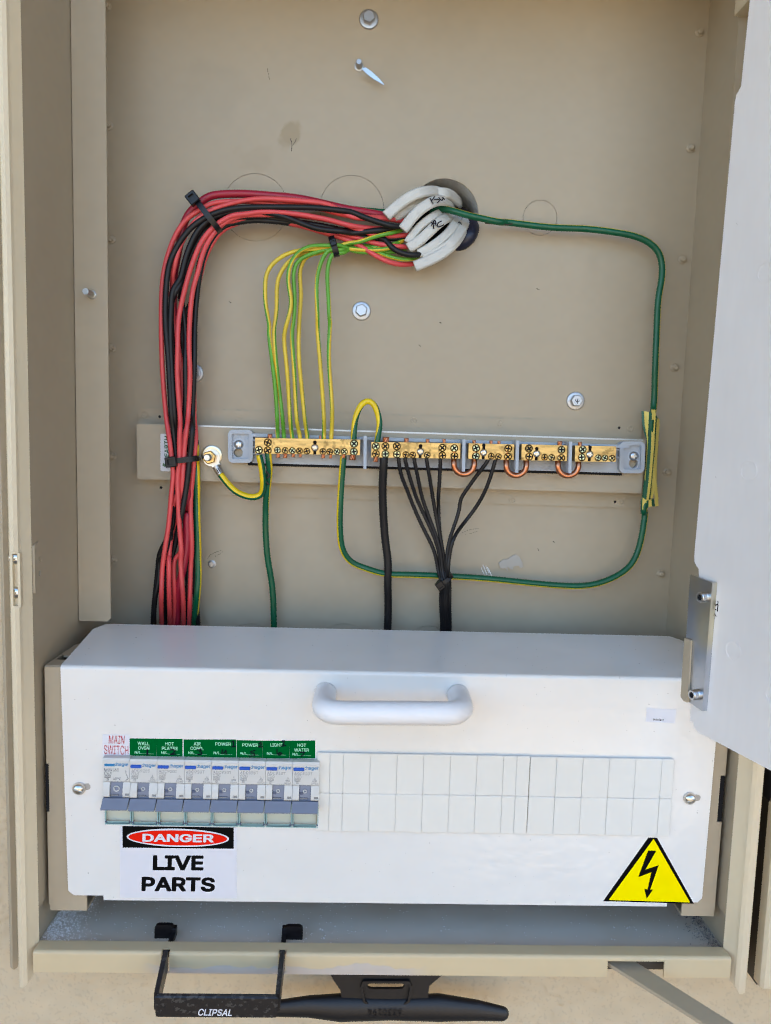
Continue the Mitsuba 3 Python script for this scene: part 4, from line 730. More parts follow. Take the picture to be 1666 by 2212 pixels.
wire('black_wire', [(62.1,107,146.6),(63.3,107,133.2),(62.2,107,109.7),(65.3,107,78.7)] + [(62,112,48.3),(63.6,112,22.4),(65.2,112,6.9),(64.4,118,-3.1)], 2.1, 'm_black', 'black wire behind the thick earth wire at the right of the bundle', group=GRP)
single('thick_red_wire', tube([(211,113,324.5),(192.2,108,325.7)] + [(175.8,106,327.3),(152.8,106,331.6),(134.5,106,333.9),(120.9,106,334.5),(102.7,106,335.1),(86.4,106,334.4),(74.6,106,332.2),(66.9,106,327),(60.6,106,320.8),(56.1,106,313.2),(52.9,106,300.7),(49.8,106,284.6),(47.5,106,266.6),(47.5,106,248.6)] + [(46.6,105,261.5),(48.5,105,237.8),(49.1,105,213.8),(51.5,105,183.7),(54.6,105,162.4)] + [(53.1,104,140.3),(54.9,104,133.1),(57.7,100,121.1),(60.2,97,109.2),(59.5,104,91.4),(58.4,104,60.2)] + [(59.5,99,93),(59.8,99,75.6),(59.1,99,63.1),(56.4,100,47.7),(52.7,103,31.8),(49.7,110,14.8),(47.2,119,-3.8)], 2.9, 2.5, 16), 'm_maroon', 'thick crimson supply wire on the outside of the bend', 'wire', smooth=True)
# --- thin earth wires
GE = 'thin earth wires fanning down to the terminal bar'
ER = 1.55
RT = {0: [(221.1,112,314.5),(211.1,101,308.9),(199.5,101,305.8),(188,101,301.8)], 1: [(221.3,112,306.4),(212.9,104,299.4),(203.3,104,297.4),(189.5,104,296.9)], 2: [(218.7,112,300.8),(206.8,106,297.3),(193,106,295.5),(182.6,106,296.8)], 3: [(225.5,113,308.8),(213.6,107,302.2),(196.3,107,299.5),(182.5,107,299)], 4: [(238.5,113,296.9),(227.1,106,291.5),(213.8,106,292.5),(203.3,106,295.8),(192.9,106,299.2)], 5: [(221.4,113,303.9),(203.3,108,300),(182.4,108,300.6)], 6: [(224.4,113,300.6),(206.8,108,296.4),(182.5,108,297.9)]}
BOT = [[(130.1,91,154.6),(130.3,91,150.8)], [(134.8,91,154.8),(135.2,91,150.9)], [(141,91,154.9),(141.6,91,151.1)], [(146.9,91,155.1),(147.4,91,151.3)], [(152.5,91,155.3),(152.9,91,151.4)], [(165.4,91,155.7),(165.5,91,151.8)], [(171.1,91,155.8),(171,91,152)]]
MID = [[(180.1,103,301),(172.9,103,298.5),(164.7,103,296.7),(149.2,103,295.2),(135.5,103,292.1),(124.7,103,285.2),(118.8,103,276.3),(117.6,103,263.9),(118.7,103,250.5),(121.2,103,237)] + [(120.8,104,234.1),(125.4,104,197.4),(128.1,104,165.5)],
       [(172.8,106,297.8),(162.7,106,296.4),(148.8,108,293.9),(138,106,289),(130.1,106,279.8),(126.5,106,269.3),(126.2,106,251.2),(124.9,106,239.4)] + [(124.6,105,232.6),(127.1,105,206.4),(132.3,105,165.6)],
       [(173,100,298.6),(165.7,100,298.1),(153.9,100,297.3),(143.3,100,292.5),(136.7,100,282.3),(135.7,100,268.5),(137.8,100,255.1),(134.7,100,238.8)] + [(132.7,103,229.2),(135.2,103,204.7),(138.3,103,165.7)],
       [(172.9,103,296.7),(164.7,103,295.8),(153.8,103,292.7),(143.4,103,287.2),(139.2,103,278.1),(140.2,103,260.2),(139.4,103,239.4)] + [(138.5,104,233),(140.4,104,206.7),(143.4,104,165.9)],
       [(172.7,109,297.7),(157.9,109,294.4),(147.9,109,290.5),(143.4,109,279.5),(144.2,109,266),(143.6,109,245)] + [(143.7,106,219.3),(145.7,106,198.2),(149.5,106,166.1)],
       [(174.9,100,295.2),(167.6,100,295.2),(162.4,100,290.6),(158.2,100,279.1),(157,100,264.7),(158.1,100,244.1)] + [(158,104,237.1),(160.9,104,207.3),(164.5,104,166.5)],
       [(175.8,101,293.2),(170.3,101,293),(166.8,101,288.5),(164.9,101,278.6),(166,101,260.8),(167.2,101,244.6)] + [(167.5,104,240.9),(167.2,104,216.4),(170.5,104,177.5)]]
ANG = [60, 150, 40, 200, 120, 160, 10]; TURN = [-1.1, 0.8, 0.9, -0.8, 0.6, -0.9, 0.7]
EL = ['first thin earth wire from the left, with the widest bend', 'second thin earth wire from the left', 'third thin earth wire from the left, in front at the bend', 'fourth thin earth wire from the left', 'fifth thin earth wire from the left, from behind the fan', 'sixth thin earth wire, left of the last pair', 'thin earth wire furthest right, below the small black tie']
for i in range(7): gy(RT[i] + MID[i] + BOT[i], ER, True, ANG[i], TURN[i], EL[i], GE)
# --- thick earth wires
gy([(HOLE[0] - 8, 150, HOLE[2] - 4)] + [(248.9,118,333),(256.5,108,328.8),(268.4,108,326.9),(278.9,108,324.9),(295.7,108,322.2)] + [(301.2,112,323.3),(333.8,112,320.9),(361,112,320.7),(384.7,112,319.1),(403,112,316.3),(415.2,112,311.3),(422.7,112,303.7),(425.7,112,293.2),(425.7,112,282.6),(424.4,112,270.2),(424.7,112,243.4),(425.6,112,211),(426.2,112,183.7)] + [(421.9,104,175.8),(421.9,104,162.5),(421.9,104,144.6),(421.8,104,126.5),(421.1,104,112.9),(420.9,104,101.6)] + [(425.3,113,101.2),(424.8,113,90),(423,113,75.5),(417.6,113,59.2),(404.6,113,47.5),(385.6,113,40.2),(364.7,113,38.7),(332.4,113,40.5),(300.2,113,43),(271.4,113,44.2)] + [(236.2,112,44.9),(214,112,45.6)] + [(199,110,50.1),(191.7,110,52.8),(185.7,108,57.6),(181.5,105,65.2),(179.4,102,75.8)] + [(178.7,97,96.4),(179.5,95,120.3),(180.3,93,134.8),(180.7,93,140)], 2.5, False, 183, 0.06, 'long thick earth wire looping from the hole round the right side to the bar', width=-0.78)
gy([(123.1,91,142.2),(123.5,91,137.1),(123.7,95,126.6),(121.3,101,110.4),(119.6,108,93.7),(119.5,112,72.8),(121.4,114,52),(123.5,116,39.2)] + [(125.3,117,22.7),(126.4,117,-4.3),(126.7,117,-27.6)], 2.5, False, 178, -0.45, 'thick earth wire dropping from the left end of the terminal bar behind the cover', width=-0.35)
gy([(85.4,99,122.9),(88.8,99,118.4),(93,99,113.6),(98.5,99,109.2),(105.8,99,106.3),(112.5,99,105.9),(116.8,99,108.2),(118.9,96,113.4),(119.2,93,121.4),(118.2,91,130.5),(116.4,90,138.9)], 2.5, False, 172, 0.0, 'short yellow earth wire curving from the earth stud to the terminal bar', width=0.35, name='stud_wire')
gy([(188.3,92.5,149.2),(188.2,92.5,155.7),(188.6,92.5,164.7),(190.6,92.5,173.7),(194.3,93,180.2),(198.5,94,182.3),(202.7,93,179.9),(206.1,92.5,172.9),(207.6,92.5,164),(206.3,92.5,152.3),(206.1,92.5,148.5)], 2.3, False, 130, 0.8, 'short earth wire hoop joining the two left terminal bars', name='hoop_wire', width=-0.15)
gy([(65.1,104,144.9),(65.5,104,133.4),(66.7,101,121.3),(66.2,104,103.9),(66.5,104,85.4),(67.3,104,60.4)] + [(65.5,104,85.1),(66,104,70),(67.3,104,54.9),(67.6,104,42.2),(66.7,104,26.9),(63.2,112,6.8),(60.9,119,-3.4)], 2.6, False, 158, -0.12, 'thick earth wire running down the right side of the red bundle', width=0.05)
gy([(211,117,328.6),(205.4,117,328.8),(192,117,329.6),(181.5,117,330.3)] + [(175.4,116,330.9),(161.3,118,332),(142.7,118,330.4)], 2.3, False, 80, 0.4, 'earth wire half hidden behind the top of the red bundle')
# --- neutral wires
NG = 'thin black neutral wires gathered under the terminal bars'
NR = 1.5
NB = [(432, 0), (446, 1), (462, 0), (478, 2), (492, 0), (484, 3), (500, 1)]
NW = [[(223,91,140.7),(223.1,91,138.3),(225.4,95,127.3),(230.3,100,115.8),(235.1,104,104.7)] + [(233.8,107,110.8),(245.7,107,82.9),(255,107,64.1),(258.9,107,48.3)] , [(227.9,91,140.8),(228.1,91,138.7),(231,95,128.9),(235.6,100,116),(240.2,104,104.9)] + [(239.9,105,109.5),(250.4,105,84.8),(257.8,105,66.1),(260.8,105,48.7)],
      [(234.9,91,141),(235.1,91,138.6),(238.1,95,127),(243.5,102,107.5)] + [(244.8,104,108.2),(253.2,104,83.4),(259.4,104,64.7),(262,104,48.9)], [(244.3,91,141.3),(244.6,91,138.9),(248.1,96,123.7),(251.7,102,107.7)] + [(251,105,111.4),(256.2,105,88.1),(261.5,105,64.6),(263.7,105,48.8)],
      [(255.1,91,141.6),(255.2,91,139.2),(255.6,96,122.5),(255.8,102,107.1)] + [(256.6,107,103.6),(257.7,107,87.9),(260.5,107,70.6),(264.7,107,51.6)], [(292.3,91,141.3),(291.8,91,139.5),(285.9,95,129.7),(277.9,100,116.4),(273.7,103,107.5)] + [(279.9,104,116.9),(272.9,104,99.6),(267.7,104,80.7),(264.8,104,64.8),(264.7,104,52.2)],
      [(298.1,91,141.4),(297.4,91,138.7),(291.5,98,114.6),(278.7,104,91.2),(267.8,91,77.8),(265,91,63.8),(264.5,91,53)]]
NE = [[(260.7,103,41.8),(261.3,107,29.9),(262.4,110,15.3),(264.1,116,0.8)], [(261.6,101,42.2),(263.1,106,30.2),(264,109,15.5),(265.5,116,0.8)], [(263.3,102,43.2),(264.1,105,30.4),(265.2,108,15.8),(266.8,115,1.1)], [(264.4,102,43.2),(265.4,105,30.4),(266.3,108,15.8),(267.9,115,1.1)], [(266.2,104,42.8),(267,107,30),(267.9,110,15.4),(269.4,116,0.9)], [(265.5,107,42.2),(266.8,110,29.4),(267.6,112,14.9),(269.1,118,0.4)], [(267.3,104,42.9),(268.4,107,30.1),(269.3,110,15.4),(270.8,116,0.9)]]
NLB = ['first thin black wire from the left under the second terminal bar', 'second thin black wire from the left under the second terminal bar', 'third thin black wire from the left under the second terminal bar', 'fourth thin black wire from the left under the second terminal bar', 'thin black wire hanging straight down at the right of the second terminal bar', 'left one of the two thin black wires from the middle terminal bar', 'right one of the two thin black wires from the middle terminal bar']
for i in range(7): wire('neutral_wire', NW[i] + NE[i] + [(NE[i][-1][0], 117.5, NE[i][-1][2] - 30)], NR, 'm_black', NLB[i], 'wire', NG)
wire('thick_black_wire', [(211.7,91,140.9),(211.7,91,135.6),(211.5,96,118.7),(212.8,103,95),(215.5,108,70.9),(217.9,110,54.7),(218.3,112,38.3),(219.3,116,19.6)] + [((219.3,116,19.6)[0], 118, -20)], 3.2, 'm_black', 'thick black neutral wire hanging from the second terminal bar')
# --- white sheathed cables in the hole
def oval(a, b, n=32):
    t = np.arange(n) * 2 * np.pi / n; x = a * np.sign(np.cos(t)) * abs(np.cos(t)) ** 0.7; return np.stack([x, b * np.sign(np.sin(t)) * abs(np.sin(t)) ** 0.8 * (0.88 + 0.12 * np.cos(3 * np.pi * x / a))], 1)
TP = [([(263.3,150,348.8),(256.4,126,345.6),(245.7,110,343.6),(233.3,100,339.1),(223.9,100,334.5),(215.9,100,328.3),(208.3,100,321.1)], 4.1, 'top white sheathed cable in the hole, marked on its bend'),
      ([(264.3,150,341.7),(257.6,122,338.9),(246.7,103,334.6),(238.4,99,329.8),(229.7,99,322.3),(221.2,99,311.4)], 4.1, 'white sheathed cable marked with the letters HW'),
      ([(262.2,150,340.2),(252.2,122,331.6),(244,106,323.7),(235.8,104,316.9),(229.1,104,309.3),(225.2,104,303.2)], 3.2, 'narrow white sheathed cable between the marked ones'),
      ([(268.2,150,337.6),(257.8,120,327.5),(249.5,104,319.4),(241.3,102,311.3),(234.6,102,305),(225.9,102,298.7)], 4.0, 'white sheathed cable marked with the letters AC'),
      ([(271.3,150,334.8),(263.6,120,324.2),(257.1,108,313.4),(248.6,104,304.7),(240.5,104,299),(233.7,104,295.4)], 3.6, 'white sheathed cable below the one marked AC'),
      ([(275.2,150,330.6),(269.1,122,318.8),(262,106,305.7),(251.5,101,295.4),(241.3,101,289.7),(231.1,101,285.3)], 4.1, 'lowest white sheathed cable, marked with pen on its bend'),
      ([(276.5,150,336.4),(272.4,128,327.4),(265.9,112,314.7),(258.9,103,304.1),(251.5,103,298.5),(238,103,291)], 4.0, 'white sheathed cable squeezed between the two lowest ones'),
      ([(269.3,150,347.6),(266.1,135,344.5),(258.6,120,344.5),(252.2,112,343.2),(243.9,112,341.9),(232.9,112,336.4),(223.3,112,330.4)], 4.2, 'white sheathed cable furthest back at the top of the hole'),
      ([(260.3,150,350.1),(250.7,126,345.3),(241.3,114,340.7),(229.9,108,333.8),(221.8,108,327.5),(214.4,108,322.5)], 4.0, 'white sheathed cable under the top one')]
for P_, a, lb in TP:
    m, aa, ss = sweep(P_, oval(a, 2.2), 1.6)
    single('sheathed_cable', m, 'm_tps', lb, 'cable', 'white sheathed cables coming through the hole', smooth=True)
single('navy_cable', tube([(270,160,341.9),(276.8,140,330.8),(276.7,126,320.1),(272.5,124,312.5),(264.7,130,308.9),(258.8,150,312)], 6.0, 2, 14), 'm_navy', 'dark navy cable bulging at the right edge of the cable hole', 'cable', smooth=True)
# pen marks on the cables
def marks(name, S, w_, label, mat='m_marker'):
    single(name, [tube(s_, w_, 0.6, 6) for s_ in S], mat, label, 'handwriting', smooth=True)
marks('pen_mark', [[(240.7,96.8,334.5),(243.3,96.8,330.3)], [(244.4,96.8,335.9),(242.1,96.8,332.9)], [(243.8,96.8,333.6),(247.9,96.8,333.5),(246.3,96.8,331.1)], [(247.2,97.5,335.6),(250,97.5,333.4),(250.6,97.5,335.7)], [(249.7,99,335.8),(252.2,99,334.6)]], 0.42, 'black pen letters HW on a white cable')
marks('pen_mark', [[(242.5,97.6,314.8),(245.1,97.6,318.8),(245.9,97.6,314.9)], [(242.1,97.6,317.1),(246.2,97.6,316.4)], [(243.8,97.6,318.1),(244.3,97.6,312.5)], [(250.3,97.9,318.4),(247.6,97.9,317),(247.3,97.9,314.4),(252.1,97.9,315.9)]], 0.42, 'black pen letters AC on a white cable')
marks('pen_mark', [[(231.9,107,343.9),(233.7,107,341.6),(235.1,107,343.6),(232.3,107,344.5)], [(236.4,107,344.7),(235.8,107,343),(238.5,107,344.1)], [(240,108.5,344.3),(242.7,108.5,345.1)]], 0.42, 'black pen scribble on the top white cable')
marks('pen_mark', [[(264.7,116,319.8),(265.3,116,323.2),(267.1,116,321.9),(266.2,116,318.5)], [(267.2,115,318.3),(269.4,115,315.6),(267,115,313.5)], [(265.4,112,310),(268.1,112,312.1)]], 0.42, 'black pen scribble on the lowest white cable')
marks('pen_mark', [[(283.6,108.8,324.8),(286.4,108.8,321.9),(289.5,108.8,323.8)], [(291.7,108.8,323.9),(295.4,108.8,321.6)], [(294.4,108.8,322.9),(298,108.8,322.4),(300.8,108.8,320.7),(305.7,108.8,321.6)], [(284.6,108.8,321.2),(291.8,108.8,320.8)]], 0.5, 'black pen writing along the long earth wire near the hole', 'm_marker_brown')
marks('pen_mark', [[(176.9,96.5,116.2),(179.5,96.5,116.3),(179.4,96.5,113),(177,96.5,113.6)], [(176.8,96.8,109.6),(178.4,96.8,106.7),(180.2,96.8,109.7)], [(178,97.2,103.6),(180.1,97.2,103.3),(178.6,97.2,101)], [(177.3,97.2,100.3),(180.2,97.2,99.1)]], 0.7, 'dark pen letters down the long earth wire under the terminal bar', 'm_marker_brown')
marks('pen_mark', [[(121.9,91.6,135.7),(122.7,91.6,131.9)], [(121.7,92,130.5),(123.5,92,128.7)], [(121.9,92.5,126.6),(123.8,92.5,122.8),(122.2,92.5,121.5)], [(121.2,94.5,118.7),(123.4,94.5,116.1)], [(124.2,92.3,134.5),(124.4,92.3,132.9)]], 0.7, 'dark pen letters on the earth wire at the left end of the bar', 'm_marker_brown')

# ------------------------------------------------------------------ cable ties, tape and the earth stud
def band(P_, w_, th, axis):       # a flat strap: rectangle section swept along P_
    return sweep(P_, [(-th / 2, -w_ / 2), (th / 2, -w_ / 2), (th / 2, w_ / 2), (-th / 2, w_ / 2)], 1.0)[0]
def strap(a, b, depth, y, w_, label, head, hs=(5.2, 4.2, 4.6)):
    """A strap round a bundle, from a to b across its front (bulging towards the viewer), with the closing head at a."""
    k = thing('cable_tie', label, 'cable tie')
    a, b = np.array(a, float), np.array(b, float)
    d = b - a; L_ = np.linalg.norm(d); d /= L_
    wid = np.cross(d, [0, 1, 0]); pts = []
    c0 = (a + b) / 2
    for t in np.linspace(0, 2 * np.pi, 49)[:-1]:
        co, si = math.cos(t), math.sin(t)
        pts.append(c0 - d * (L_ / 2) * np.sign(co) * abs(co) ** 0.8 + np.array([0, -1, 0]) * depth * np.sign(si) * abs(si) ** 0.7)
    pts = np.array(pts); n = len(pts); V = []
    for i in range(n):
        nx = (pts[i] - c0); nx /= np.linalg.norm(nx)
        for s_, o_ in ((-1, 0), (1, 0), (1, 1), (-1, 1)): V.append(pts[i] + wid * s_ * w_ / 2 + nx * o_ * 1.1)
    F_ = []
    for i in range(n):
        j = (i + 1) % n
        for q in range(4):
            r_ = (q + 1) % 4; F_ += [(i * 4 + q, i * 4 + r_, j * 4 + r_), (i * 4 + q, j * 4 + r_, j * 4 + q)]
    m = trimesh.Trimesh(V, F_, process=False); m.fix_normals()
    add('strap', m, 'm_black_tie', k, smooth=40)
    hx, hy_, hz = hs
    bxh = man(bx(-hx / 2, hx / 2, -hy_ / 2, hy_ / 2, -hz / 2, hz / 2, 0.6)) - man(bx(-hx * 0.27, hx * 0.27, -hy_, -hy_ * 0.15, -hz * 0.27, hz * 0.27))
    h = mesh_of(bxh); ang = math.degrees(math.atan2(-d[2], d[0]))
    add('head', shift(roty(h, ang), *head), 'm_black_tie', k)
    return k
strap((66.5,100,326.3), (83.2,100,306), 9.5, 100, 4.2, 'black cable tie slanting over the bend at the top of the red bundle', (65.2,92,326.2), (8.5, 6, 8.0))
strap((45.9,99,131.5), (68.6,99,134.8), 10.0, 99, 4.2, 'black cable tie round the red bundle beside the earth stud', (50.2,89,131.8), (8.5, 6, 8.0))
strap((167.2,103,304.5), (171.6,103,291.8), 5.0, 103, 4.4, 'small black cable tie round the thin earth wires', (169,97,299.5), (5.0, 4, 5.0))
strap((258.5,104,38.8), (268.7,106,46.9), 6.5, 104, 3.4, 'black cable tie round the thin black wires and the long earth wire', (259.3,96.5,39.8), (6.2, 5, 6.6))
# yellow and green tape wrapped lengthwise round the long earth wire
TP_ = thing('earth_tape', 'strip of green and yellow tape folded round the long earth wire', 'tape')
def ribbon(Lp, Rp, y, th=0.35):
    a = [p for p in Lp]; b = [p for p in Rp]
    V, F_ = [], []
    for p, q in zip(a, b):
        for o_ in (0, th): V += [(p[0], p[1] + o_, p[2]), (q[0], q[1] + o_, q[2])]
    for i in range(len(a) - 1):
        o_ = i * 4; F_ += [(o_, o_ + 1, o_ + 5), (o_, o_ + 5, o_ + 4), (o_ + 2, o_ + 7, o_ + 3), (o_ + 2, o_ + 6, o_ + 7), (o_, o_ + 4, o_ + 6), (o_, o_ + 6, o_ + 2), (o_ + 1, o_ + 3, o_ + 7), (o_ + 1, o_ + 7, o_ + 5)]
    n = (len(a) - 1) * 4; F_ += [(0, 2, 3), (0, 3, 1), (n, n + 1, n + 3), (n, n + 3, n + 2)]
    m = trimesh.Trimesh(V, F_, process=False); m.fix_normals(); return m
def tp(name, Lp, Rp, mat): add(name, ribbon(Lp, Rp, 0), mat, TP_)
tp('green_stripe', [(415.2,108,181.9),(416.2,107,171.2),(418,106,164.1),(418.9,104,159.7)], [(416.7,107,181.7),(417.7,106,171.3),(419,105,164.2),(419.1,103,159.5)], 'm_tape_green')
tp('yellow_stripe', [(416.4,106,181.7),(417.4,105,171.2),(418.7,104,163.7),(419.5,103,157.9),(419.5,103,144.5),(419.4,103,128.8),(420,104,114.7)], [(419.4,103,181),(419.3,102,171.3),(419.2,102,163.7),(420,102,158),(419.8,102,144.6),(419.6,102,128.9),(421.2,103,119.4)], 'm_tape_yellow')
tp('green_stripe', [(418.7,101,181),(419.2,101,166.8),(419.6,101,153.5),(419.5,101,140.1),(419.7,101,126.7),(418.8,101,113.1)], [(421,101,180.1),(421.5,101,166.9),(422,101,153.6),(422,101,140.2),(421.8,101,126.7),(421,101,111.6)], 'm_tape_green')
tp('yellow_stripe', [(420.3,101,182.8),(421,101,179.5),(421.5,101,166.9),(422,101,153.6),(422,101,140.2),(421.8,101,126.7),(421,101,111.4)], [(424,102,182.9),(424.5,102,178.7),(424.6,102,167),(424.9,102,153.6),(424.6,102,140.2),(424.4,102,126.7),(423.4,102,111.6)], 'm_tape_yellow')
tp('green_stripe', [(424.7,103,179.2),(425,103,167),(425.3,103,153.6),(425,103,140.2),(424.8,103,126.7),(423.8,103,111.5)], [(427.7,105,176.4),(427,105,167.1),(427.2,105,153.7),(426.9,105,140.2),(426.7,105,126.6),(425.9,105,112.1)], 'm_tape_green')
tp('yellow_stripe', [(426.4,104,176.4),(426.5,104,167),(426.6,104,153.7),(426.2,104,140.2),(425.9,104,126.7),(425.5,104,112.4)], [(429.4,107,176.1),(430,107,171.6),(430,107,153.7),(429.8,107,140.2),(429.8,106,126.6),(428.2,106,113)], 'm_tape_yellow')
tp('yellow_stripe', [(428.2,106,140.2),(428.2,106,126.6),(429.4,106,115.3),(430.3,106,106.4)], [(430.4,108,140.1),(431.1,108,126.5),(433,108,115.2),(434,108,106.5)], 'm_tape_yellow')
tp('green_stripe', [(418.8,104,114.7),(417.8,104,110.1),(418.4,104,104.7)], [(419.7,103,114.8),(419,103,110.2),(419.1,103,103.9)], 'm_tape_green')
tp('yellow_stripe', [(418,101,113.6),(418.1,101,109.5),(418.4,101,103.9)], [(421.4,101,111.4),(421.6,101,108.7),(421.6,101,105.1)], 'm_tape_yellow')
tp('green_stripe', [(421.3,100.6,111.2),(421.5,100.6,105.1)], [(422.9,101,111.4),(423.1,101,105.8)], 'm_tape_green')
tp('yellow_stripe', [(423.1,101.5,111.6),(423.3,101.5,105.9)], [(425.8,102.5,112.3),(426.6,102.5,106.6)], 'm_tape_yellow')
tp('green_stripe', [(425.8,103,112.5),(426.9,103,106.6)], [(428.6,105,112.4),(430,105,106.4)], 'm_tape_green')
# the earth stud on the channel
ES = thing('earth_stud', 'earth stud with washer, brass nut and crimped ring lug on the channel', 'earth stud')
wc = (77.2,106,137)
add('washer', shift(lathe([(8.0, 0), (8.0, 0.9), (7.4, 1.3), (6.6, 1.3)], 32), wc[0], 107, wc[2]), 'm_zinc', ES, smooth=35)
nc = (76.4,102,135.6)
hx = [(5.4 * math.cos(a + 0.3), 5.4 * math.sin(a + 0.3)) for a in np.arange(6) * math.pi / 3]
lug0 = sg.Point(nc[0] + 1.0, nc[2] - 0.5).buffer(6.6)
l1 = (81.7,102,128.4)
lug0 = lug0.union(sg.LineString([(nc[0] + 1, nc[2] - 0.5), (l1[0], l1[2])]).buffer(3.2, cap_style=2))
add('ring_lug', ext(lug0, 104.0, 105.6), 'm_steel', ES)
add('nut', [hull([(nc[0] + q[0] * k_, 104 - h_, nc[2] + q[1] * k_) for q in hx for k_, h_ in ((1, 0), (1, 3.6), (0.86, 4.4))])], 'm_gold', ES)
add('stud_thread', shift(lathe([(2.9, 0), (2.9, 5.5)] + [(2.9 - 0.3 * (i % 2), 5.5 + 0.5 * i) for i in range(9)] + [(2.2, 10.6)], 18), nc[0] - 0.4, 104, nc[2]), 'm_steel', ES, smooth=40)
add('crimp_barrel', tube([(81.3,101,129),(85,101,123.1)], 2.9, 1.0, 14), 'm_raw', ES, smooth=35)
for a, b in (((82.5,98.2,127.1), (84.3,98.2,123.8)), ((83.7,98,127.7), (85.6,98,124.4))): add('crimp_groove', tube([a, b], 0.35, 1, 6), 'm_dark', ES)
single('rubber_slot', ext(sg.Polygon(xz([(65.4,106.4,148.9),(66.8,106.4,148.9),(67.5,106.4,124.7),(66.2,106.4,124.7)])), 106.2, 106.95), 'm_dark', 'black slot in the channel just left of the earth stud', 'slot')

# ------------------------------------------------------------------ hinged white panel and its bracket, on the right
DA = np.array((410.5,-30,-23.6)); ang = math.radians(18.0); DD = np.array([math.sin(ang), -math.cos(ang)])   # along the panel, away from its hinge side
def on_panel(u, z, off=0.0): return (DA[0] + DD[0] * u + math.cos(ang) * -off, DA[1] + DD[1] * u + math.sin(ang) * -off, z)   # off > 0: towards the viewer's left
def panel_ext(poly, o0, o1):
    m = trimesh.creation.extrude_polygon(poly, o1 - o0, engine='earcut'); v = m.vertices
    u, z, w_ = v[:, 0], v[:, 1], v[:, 2] + o0
    m.vertices = np.stack([DA[0] + DD[0] * u - math.cos(ang) * w_, DA[1] + DD[1] * u - math.sin(ang) * w_, z], 1); m.fix_normals(); return m
PN = thing('hinged_panel', 'tall matt white steel panel swung open at the right edge', 'panel')
zb = DA[2]
po = sg.Polygon([(0, zb + 5), (1.5, zb + 1.5), (5, zb), (420, zb), (420, 545), (7.5, 545)] + [(0.4,365.5),(-1.2,363.6),(-2.8,362.1),(-3.5,358.3),(-9.5,86.9),(-9.1,83.4),(-7.2,80.8),(-5.1,79.4),(-4.3,76),(-1.8,-1.3),(-2.9,-10.9),(-2.4,-19.9)])
add('sheet', panel_ext(po.buffer(0), -1.4, 0.0), 'm_door', PN)
for u_, z_ in [(27.8,35.9),(29.7,254.4),(28.8,142.8),(59,19.8)]:
    c = sg.Point(u_, z_).buffer(6.0, quad_segs=8)
    add('weld_mark', panel_ext(c.difference(c.buffer(-0.7)), 0.0, 0.35), 'm_door', PN)
bq = [(-7.5,75.2),(10.4,74),(10,-7),(-6.5,-5)]
HB = add('hinge_bracket', [panel_ext(sg.Polygon(bq), 2.6, 4.0), panel_ext(sg.Polygon([bq[1], (bq[1][0] + 1.2, bq[1][1] - 0.3), (bq[2][0] + 1.2, bq[2][1] - 0.3), bq[2]]), 0.2, 4.0)], 'm_zinc', PN, label='bright zinc plated steel hinge bracket with two threaded bosses')
for u_, z_ in [(7.3,64),(6.6,1.9)]:
    bs = lathe([(3.4, 0), (3.4, 1.2), (3.0, 1.5), (3.0, 2.1), (3.3, 2.4), (3.3, 4.6), (2.9, 5.0), (1.9, 5.0), (1.8, 1.0)], 20)
    rot = trimesh.transformations.rotation_matrix(math.radians(-(90 - 18)), [0, 0, 1])
    bs.apply_transform(rot); q_ = on_panel(u_, z_, 4.0)
    add('boss', shift(bs, *q_), 'm_steel', HB, smooth=40)
    b2 = lathe([(1.85, 4.2), (0.2, 4.25)], 14); b2.apply_transform(rot)
    add('boss_bore', shift(b2, *q_), 'm_dark', HB)
add('hinge_lip', panel_ext(sg.Polygon([(-6.8,34.5),(-1,34.5),(0.1,-5.6),(-3.6,-5.8),(-6.3,-4)]).buffer(-0.5).buffer(0.5), 4.2, 5.6), 'm_beige', PN)
def pstroke(S, w_=0.6): return [panel_ext(sg.LineString(s_).buffer(w_ / 2), 0.0, 0.2) for s_ in S]
add('handwriting', pstroke([[(11.1,63.4),(11.3,59.2),(13.2,60.8)], [(13.2,62.4),(13.4,56.4)], [(9.7,58.8),(11,54.4),(12.6,52.9)], [(11.9,57),(9.1,54.8)], [(9.1,58.7),(11.4,53.8),(9.5,50.2)], [(8.9,54),(11.3,51.4)], [(9.8,49.5),(9.4,47.6)], [(9.3,44.5),(9.2,43.5)], [(9.3,41.9),(9.2,40.8)]]), 'm_marker', PN)

# outer door folded right back, at the far right
OD = thing('outer_door', 'beige outer door of the enclosure opened flat at the far right', 'door')
od = (479.3,-8,-178.4)[0]; odb = (485.6,-8,-216.2)[2]
add('leaf', bx(od, od + 380, -14, -2, odb, 585, 2.0), 'm_beige_lit', OD, smooth=25)
add('hinge_strip', bx((478.6,0,-71)[0], (479.7,0,-71)[0], -6, 2, (480.2,0,-83.1)[2], 585), 'm_dark', OD)
add('gap_shade_strip', bx((492.2,20,-198.1)[0], (496,20,-198.1)[0], 14, WALL_Y + 2, (493.6,20,-233.1)[2], 585), 'm_gap_shade', E)  # dark strip painted as the shadowed gap beside the right post

